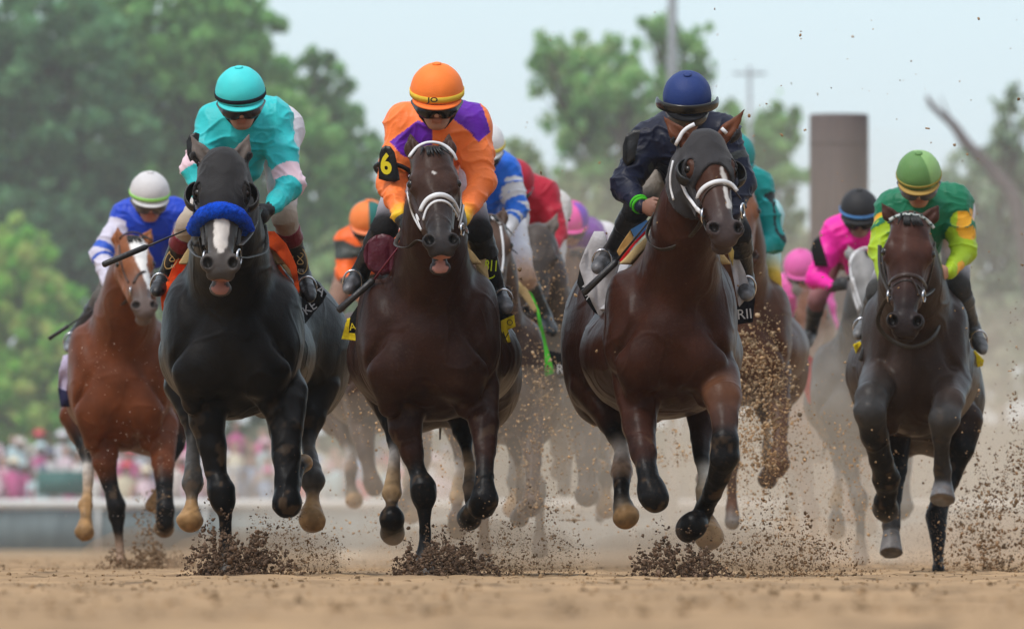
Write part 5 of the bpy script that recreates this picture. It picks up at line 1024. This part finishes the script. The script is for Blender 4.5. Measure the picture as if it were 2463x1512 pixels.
# bare leaning limb at the right edge
mb = MB(); Yb = 240; pts = [at(2228, 232, Yb), at(2250, 262, Yb), at(2292, 300, Yb), at(2330, 352, Yb), at(2390, 415, Yb), at(2450, 520, Yb), at(2500, 900, Yb), at(2506, 1301, Yb)]; mb.tube(smooth_line(pts), np.linspace(.04, .24, 43), 8, (.13, .10, .10))
mb.tube([at(2292, 300, Yb), at(2262, 232, Yb)], [.03, .01], 6, (.13, .10, .10)); mb.tube([at(2340, 362, Yb), at(2380, 350, Yb)], [.03, .01], 6, (.13, .10, .10)); mb.tube([at(2250, 262, Yb), at(2226, 256, Yb)], [.02, .008], 6, (.13, .10, .10))
o = bpy.data.objects.new('dead_tree', None); SC.collection.objects.link(o); tag(o, 'bare leaning dead tree with forked tip at the right edge', 'tree'); mb.build('trunk', mat('bark'), o)
# column and masts
mb = MB(); Yc = 118; a = at(2018, 275, Yc); r = 71 * Yc / FP; zz = a[2]; nn_ = 40; vs = []
mb.tube([(a[0], Yc, -.05), (a[0], Yc, zz - .03), (a[0], Yc, zz)], [r, r, r * .985], nn_, (.135, .112, .112)); mb.tube([(a[0], Yc, z) for z in (zz - .32, zz - .30)], r * 1.012, nn_, (.11, .095, .095))
mb.tube([(a[0] - r * .30, Yc - r * .93, -.05), (a[0] - r * .30, Yc - r * .93, zz - .01)], .012, 6, (.09, .075, .075))
tag(mb.build('column', mat('rust_steel', None, .75, .3, .22, 2.0, .4, 20, stretch=(2, 2, .5))), 'broad brown-grey round column standing beyond the pack', 'column')
mb = MB(); p = at(1617, 0, 200); mb.tube([(p[0], 200, 0), (p[0], 200, 16)], [.11, .07], 10, (.32, .35, .37)); m1 = mb; tag(m1.build('light_mast', mat('galvanised', None, .5, .4, .1, 3, metal=.3)), 'tall thin grey light mast rising out of the top of the picture', 'mast')
mb = MB(); p = at(1803, 160, 240); mb.tube([(p[0], 240, 0), (p[0], 240, p[2])], .045, 8, (.3, .33, .35)); mb.tube([(p[0] - .35, 240, p[2] - .15), (p[0] + .35, 240, p[2] - .15)], .03, 6, (.3, .33, .35)); tag(mb.build('utility_pole', mat('galvanised')), 'small far utility pole with a crossbar beyond the trees', 'pole')
# ================================================================ FLYING DIRT AND DUST
def burst(x0, x1, ytop, ybot, Y, n, smin, smax, colr, vary, name, label, pk=None, dyr=.5, pw=1.0, mode=0):
    """dirt thrown up from the ground (mode 0) or a ragged curtain of crumbs in the air (mode 1)"""
    pk = (x0 + x1) / 2 if pk is None else pk; m = n * 4; sd = int(x0) % 83
    if mode == 0:
        x = rng.uniform(x0, x1, m) * .55 + rng.triangular(x0, pk, x1, m) * .45; u = np.where(x < pk, (pk - x) / (pk - x0), (x - pk) / (x1 - pk)); rag = .62 + .55 * np.abs(noise(np.stack([x, 0 * x, 0 * x], 1), .045, sd)) + .30 * noise(np.stack([x, 0 * x, 0 * x], 1), .12, sd + 1)
        t = rng.uniform(0, 1, m) ** pw; spray = rng.uniform(0, 1, m) < .12; t = np.where(spray, t * 1.5, t); y = ybot - (ybot - ytop) * (1 - u ** 2.6) * rag * t
    else:
        k = 26; cx, cy = rng.uniform(x0, x1, k), rng.uniform(ytop, ybot, k); w_ = rng.uniform(.3, 1, k) ** 2; j = rng.choice(k, m, p=w_ / w_.sum()); sx, sy = (x1 - x0) * .16, (ybot - ytop) * .13
        x, y = cx[j] + rng.normal(0, 1, m) * sx, cy[j] + rng.normal(0, 1, m) * sy; t = rng.uniform(0, 1, m)
    f_ = 6.0 / max(60, (x1 - x0)); q = noise(np.stack([x, y, 0 * x], 1), .05, sd) + .6 * noise(np.stack([x, y, 0 * x], 1), .14, sd) + rng.uniform(-.8, .8, m) > -.15
    x, y, t = x[q][:n], y[q][:n], t[q][:n]; d = rng.normal(0, dyr, len(x)); P = np.array([at(a, min(b, ybot), Y + c) for a, b, c in zip(x, y, d)]); P[:, 2] = np.maximum(P[:, 2], .004)
    S = smin + (smax - smin) * rng.uniform(0, 1, len(x)) ** 3 * (1 - .5 * np.clip(t, 0, 1) * (mode == 0)); C = np.array(colr)[None] * rng.uniform(1 - vary, 1 + vary, (len(x), 1))
    return clods(P, S, C, name, label)
GLD = np.array((.29, .205, .125))
g = 'flying_dirt'
burst(418, 745, 1262, 1394, 51.2, 3300, .003, .0165, DKD * 1.15, .6, g, 'dark clods thrown up at the planted hoof of the black horse', 530, .25)
burst(560, 900, 1200, 1395, 51.8, 1600, .002, .008, DKD * .5 + LTD * .5, .5, g, 'lighter crumbs spraying away behind the black horse', 660, .5, 1.3)
burst(915, 1240, 1262, 1397, 49.8, 3200, .003, .016, DKD * 1.15, .6, g, 'dark clods thrown up at the planted hoof of the orange rider\'s horse', 1035, .25)
burst(1060, 1480, 1170, 1398, 50.4, 1900, .002, .008, DKD * .5 + LTD * .5, .5, g, 'lighter crumbs spraying away right of the orange rider\'s horse', 1200, .5, 1.2)
burst(1495, 1790, 1278, 1405, 49.4, 2100, .003, .015, DKD * 1.15, .6, g, 'dark clods beneath the navy rider\'s horse', 1600, .25, .9)
burst(1640, 2140, 1200, 1402, 50.0, 2200, .0025, .010, DKD * .5 + LTD * .5, .5, g, 'scattered crumbs between the navy and green riders\' horses', 1880, .6, 1.2)
burst(2230, 2560, 960, 1396, 56.5, 3000, .003, .012, DKD * .55 + LTD * .45, .5, g, 'crumbs flying up at the right edge behind the green rider\'s horse', 2470, .8, 1.2)
burst(215, 500, 1310, 1372, 62.8, 1300, .004, .013, DKD * .7 + LTD * .3, .4, g, 'low fan of dirt at the planted hoof of the chestnut horse', 340, .3, 1.0)
burst(325, 385, 1200, 1360, 62.9, 450, .003, .010, DKD * .6 + LTD * .4, .4, g, 'thin column of dirt beside the chestnut horse', 352, .15, mode=1)
burst(770, 1480, 920, 1370, 57, 3000, .002, .007, LTD, .5, g, 'pale crumbs hanging in the air behind the two leading horses', 1180, 1.5, mode=1)
burst(1255, 1390, 860, 1250, 58.5, 1300, .002, .009, GLD, .5, g, 'pale clods flung up beside the green saddle cloth', 1330, .4, mode=1)
burst(1780, 1915, 790, 1120, 57, 1500, .002, .012, GLD, .55, g, 'pale clods flung up against the horse behind the navy rider', 1850, .5, mode=1)
burst(1770, 1900, 860, 1250, 57, 2600, .002, .008, LTD * .9, .55, g, 'fine crumbs against the legs of the horse behind the navy rider', 1850, .5, mode=1)
burst(1500, 2200, 980, 1370, 58, 2400, .002, .007, LTD, .5, g, 'pale crumbs hanging between the navy and green riders\' horses', 1850, 1.2, mode=1)
burst(1940, 2160, 900, 1250, 60, 900, .002, .007, LTD * 1.1, .5, g, 'pale crumbs over the grey horse', 2060, 1, mode=1)
burst(1220, 1450, 600, 900, 61, 800, .002, .006, LTD * 1.0, .5, g, 'fine crumbs in front of the red rider', 1370, 1, mode=1)
burst(1500, 1770, 960, 1120, 60, 900, .002, .008, LTD * .9, .5, g, 'crumbs seen under the belly of the navy rider\'s horse', 1650, 1, mode=1)
burst(430, 860, 1230, 1396, 51.4, 2600, .0010, .0034, DKD * .6 + LTD * .4, .5, g, 'fine grains drifting round the black horse\'s hooves', 600, .5, 1.3)
burst(915, 1420, 1225, 1398, 50.1, 3000, .0010, .0034, DKD * .6 + LTD * .4, .5, g, 'fine grains drifting round the hooves of the orange rider\'s horse', 1100, .5, 1.3)
burst(1490, 2100, 1225, 1404, 49.8, 3000, .0010, .0034, DKD * .6 + LTD * .4, .5, g, 'fine grains drifting below the navy rider\'s horse', 1720, .5, 1.3)
burst(1990, 2540, 1150, 1398, 56.8, 2600, .0010, .0034, DKD * .5 + LTD * .5, .5, g, 'fine grains drifting round the hooves of the green rider\'s horse', 2400, .5, 1.1)
n = 260; x = rng.uniform(1250, 2463, n); y = rng.uniform(20, 900, n); P = np.array([at(a, b, c) for a, b, c in zip(x, y, rng.uniform(47, 62, n))]); clods(P, .0022 + .006 * rng.uniform(0, 1, n) ** 3, LTD * rng.uniform(.3, 1.1, (n, 1)), g, 'single specks of dirt flying high against the sky')
# specks stuck to the air over the chestnut and green riders' horses
burst(170, 440, 850, 1240, 59, 350, .0012, .0030, (.6, .48, .4), .4, g, 'tiny specks in front of the chestnut horse', 330, 1, mode=1)
# ---- dust hanging in the air: soft closed bodies of even density
def puff(px, py, Y, rx, ry, rz, dens, label, colr=(.90, .81, .68)):
    c = at(px, py, Y); vs = []; nu, nv = 28, 16
    for i in range(nv + 1):
        for j in range(nu): th, ph = math.pi * i / nv, 2 * math.pi * j / nu; vs.append((rx * math.sin(th) * math.cos(ph), ry * math.sin(th) * math.sin(ph), rz * math.cos(th)))
    vs = np.array(vs); k = 1 + .16 * noise(vs / np.array([rx, ry, rz]) * 1.0, 1.7, int(px) % 97); vs = vs * k[:, None] + c; vs[:, 2] = np.maximum(vs[:, 2], .03)
    fs = [(i * nu + j, (i + 1) * nu + j, (i + 1) * nu + (j + 1) % nu, i * nu + (j + 1) % nu) for i in range(nv) for j in range(nu)]
    nm = 'dust_%g' % dens + str(colr[2])
    if nm not in MATS:
        m = bpy.data.materials.new('dust'); m.use_nodes = True; t = m.node_tree; t.nodes.clear(); pv = t.nodes.new('ShaderNodeVolumePrincipled'); ou = t.nodes.new('ShaderNodeOutputMaterial')
        pv.inputs['Color'].default_value = (*colr, 1); pv.inputs['Density'].default_value = dens; pv.inputs['Anisotropy'].default_value = .1; t.links.new(pv.outputs[0], ou.inputs['Volume']); MATS[nm] = m
    o = make('dust_cloud', vs, fs, MATS[nm]); tag(o, label, 'dust', kind='stuff'); return o
puff(1700, 1250, 82, 3.4, 10, 1.05, .028, 'broad low dust behind the whole pack')
puff(1500, 1150, 66, 1.5, 5.5, .95, .026, 'dust between the orange and navy riders\' horses')
puff(2050, 1120, 77, 1.3, 6, 1.0, .040, 'dust round the legs of the grey horse')
puff(1100, 1230, 60, 1.3, 5, .75, .030, 'dust behind the legs of the orange rider\'s horse')
puff(2330, 1200, 66, 1.5, 6, 1.2, .045, 'dust rising at the right edge')
puff(1390, 700, 71, .9, 4, .8, .035, 'dark dust round the red rider', (.55, .48, .42))
puff(2000, 800, 84, 3.2, 8, 1.7, .012, 'high thin dust behind the pink rider')
DP = (.72, .54, .37)
puff(620, 1345, 52.2, .42, .8, .16, .55, 'low brown dust at the planted hoof of the black horse', DP); puff(1150, 1340, 51.2, .52, .9, .19, .50, 'low brown dust at the planted hoof of the orange rider\'s horse', DP)
puff(1700, 1350, 50.8, .55, .9, .17, .50, 'low brown dust beneath the navy rider\'s horse', DP); puff(2390, 1330, 59.6, .55, 1.0, .24, .40, 'low brown dust behind the planted hoof of the green rider\'s horse', DP)
puff(360, 1330, 63.8, .42, .9, .16, .40, 'low brown dust behind the chestnut horse', DP); puff(1950, 1335, 53, .34, .8, .18, .30, 'low brown dust between the navy and green riders\' horses', DP)
puff(1231, 1100, 160, 42, 55, 13, .0010, 'pale far air over the infield beyond the pack', (.88, .95, .97))
# ---- air
m = bpy.data.materials.new('haze'); m.use_nodes = True; t = m.node_tree; t.nodes.clear(); pv = t.nodes.new('ShaderNodeVolumePrincipled'); ou = t.nodes.new('ShaderNodeOutputMaterial')
pv.inputs['Color'].default_value = (.86, .93, .96, 1); pv.inputs['Density'].default_value = .00016; t.links.new(pv.outputs[0], ou.inputs['Volume'])
mb = MB(); mb.box((0, 890, 12), (405, 915, 13.5), None); tag(mb.build('haze', m, flat=True), 'thin pale air over the whole track', 'haze', kind='stuff')
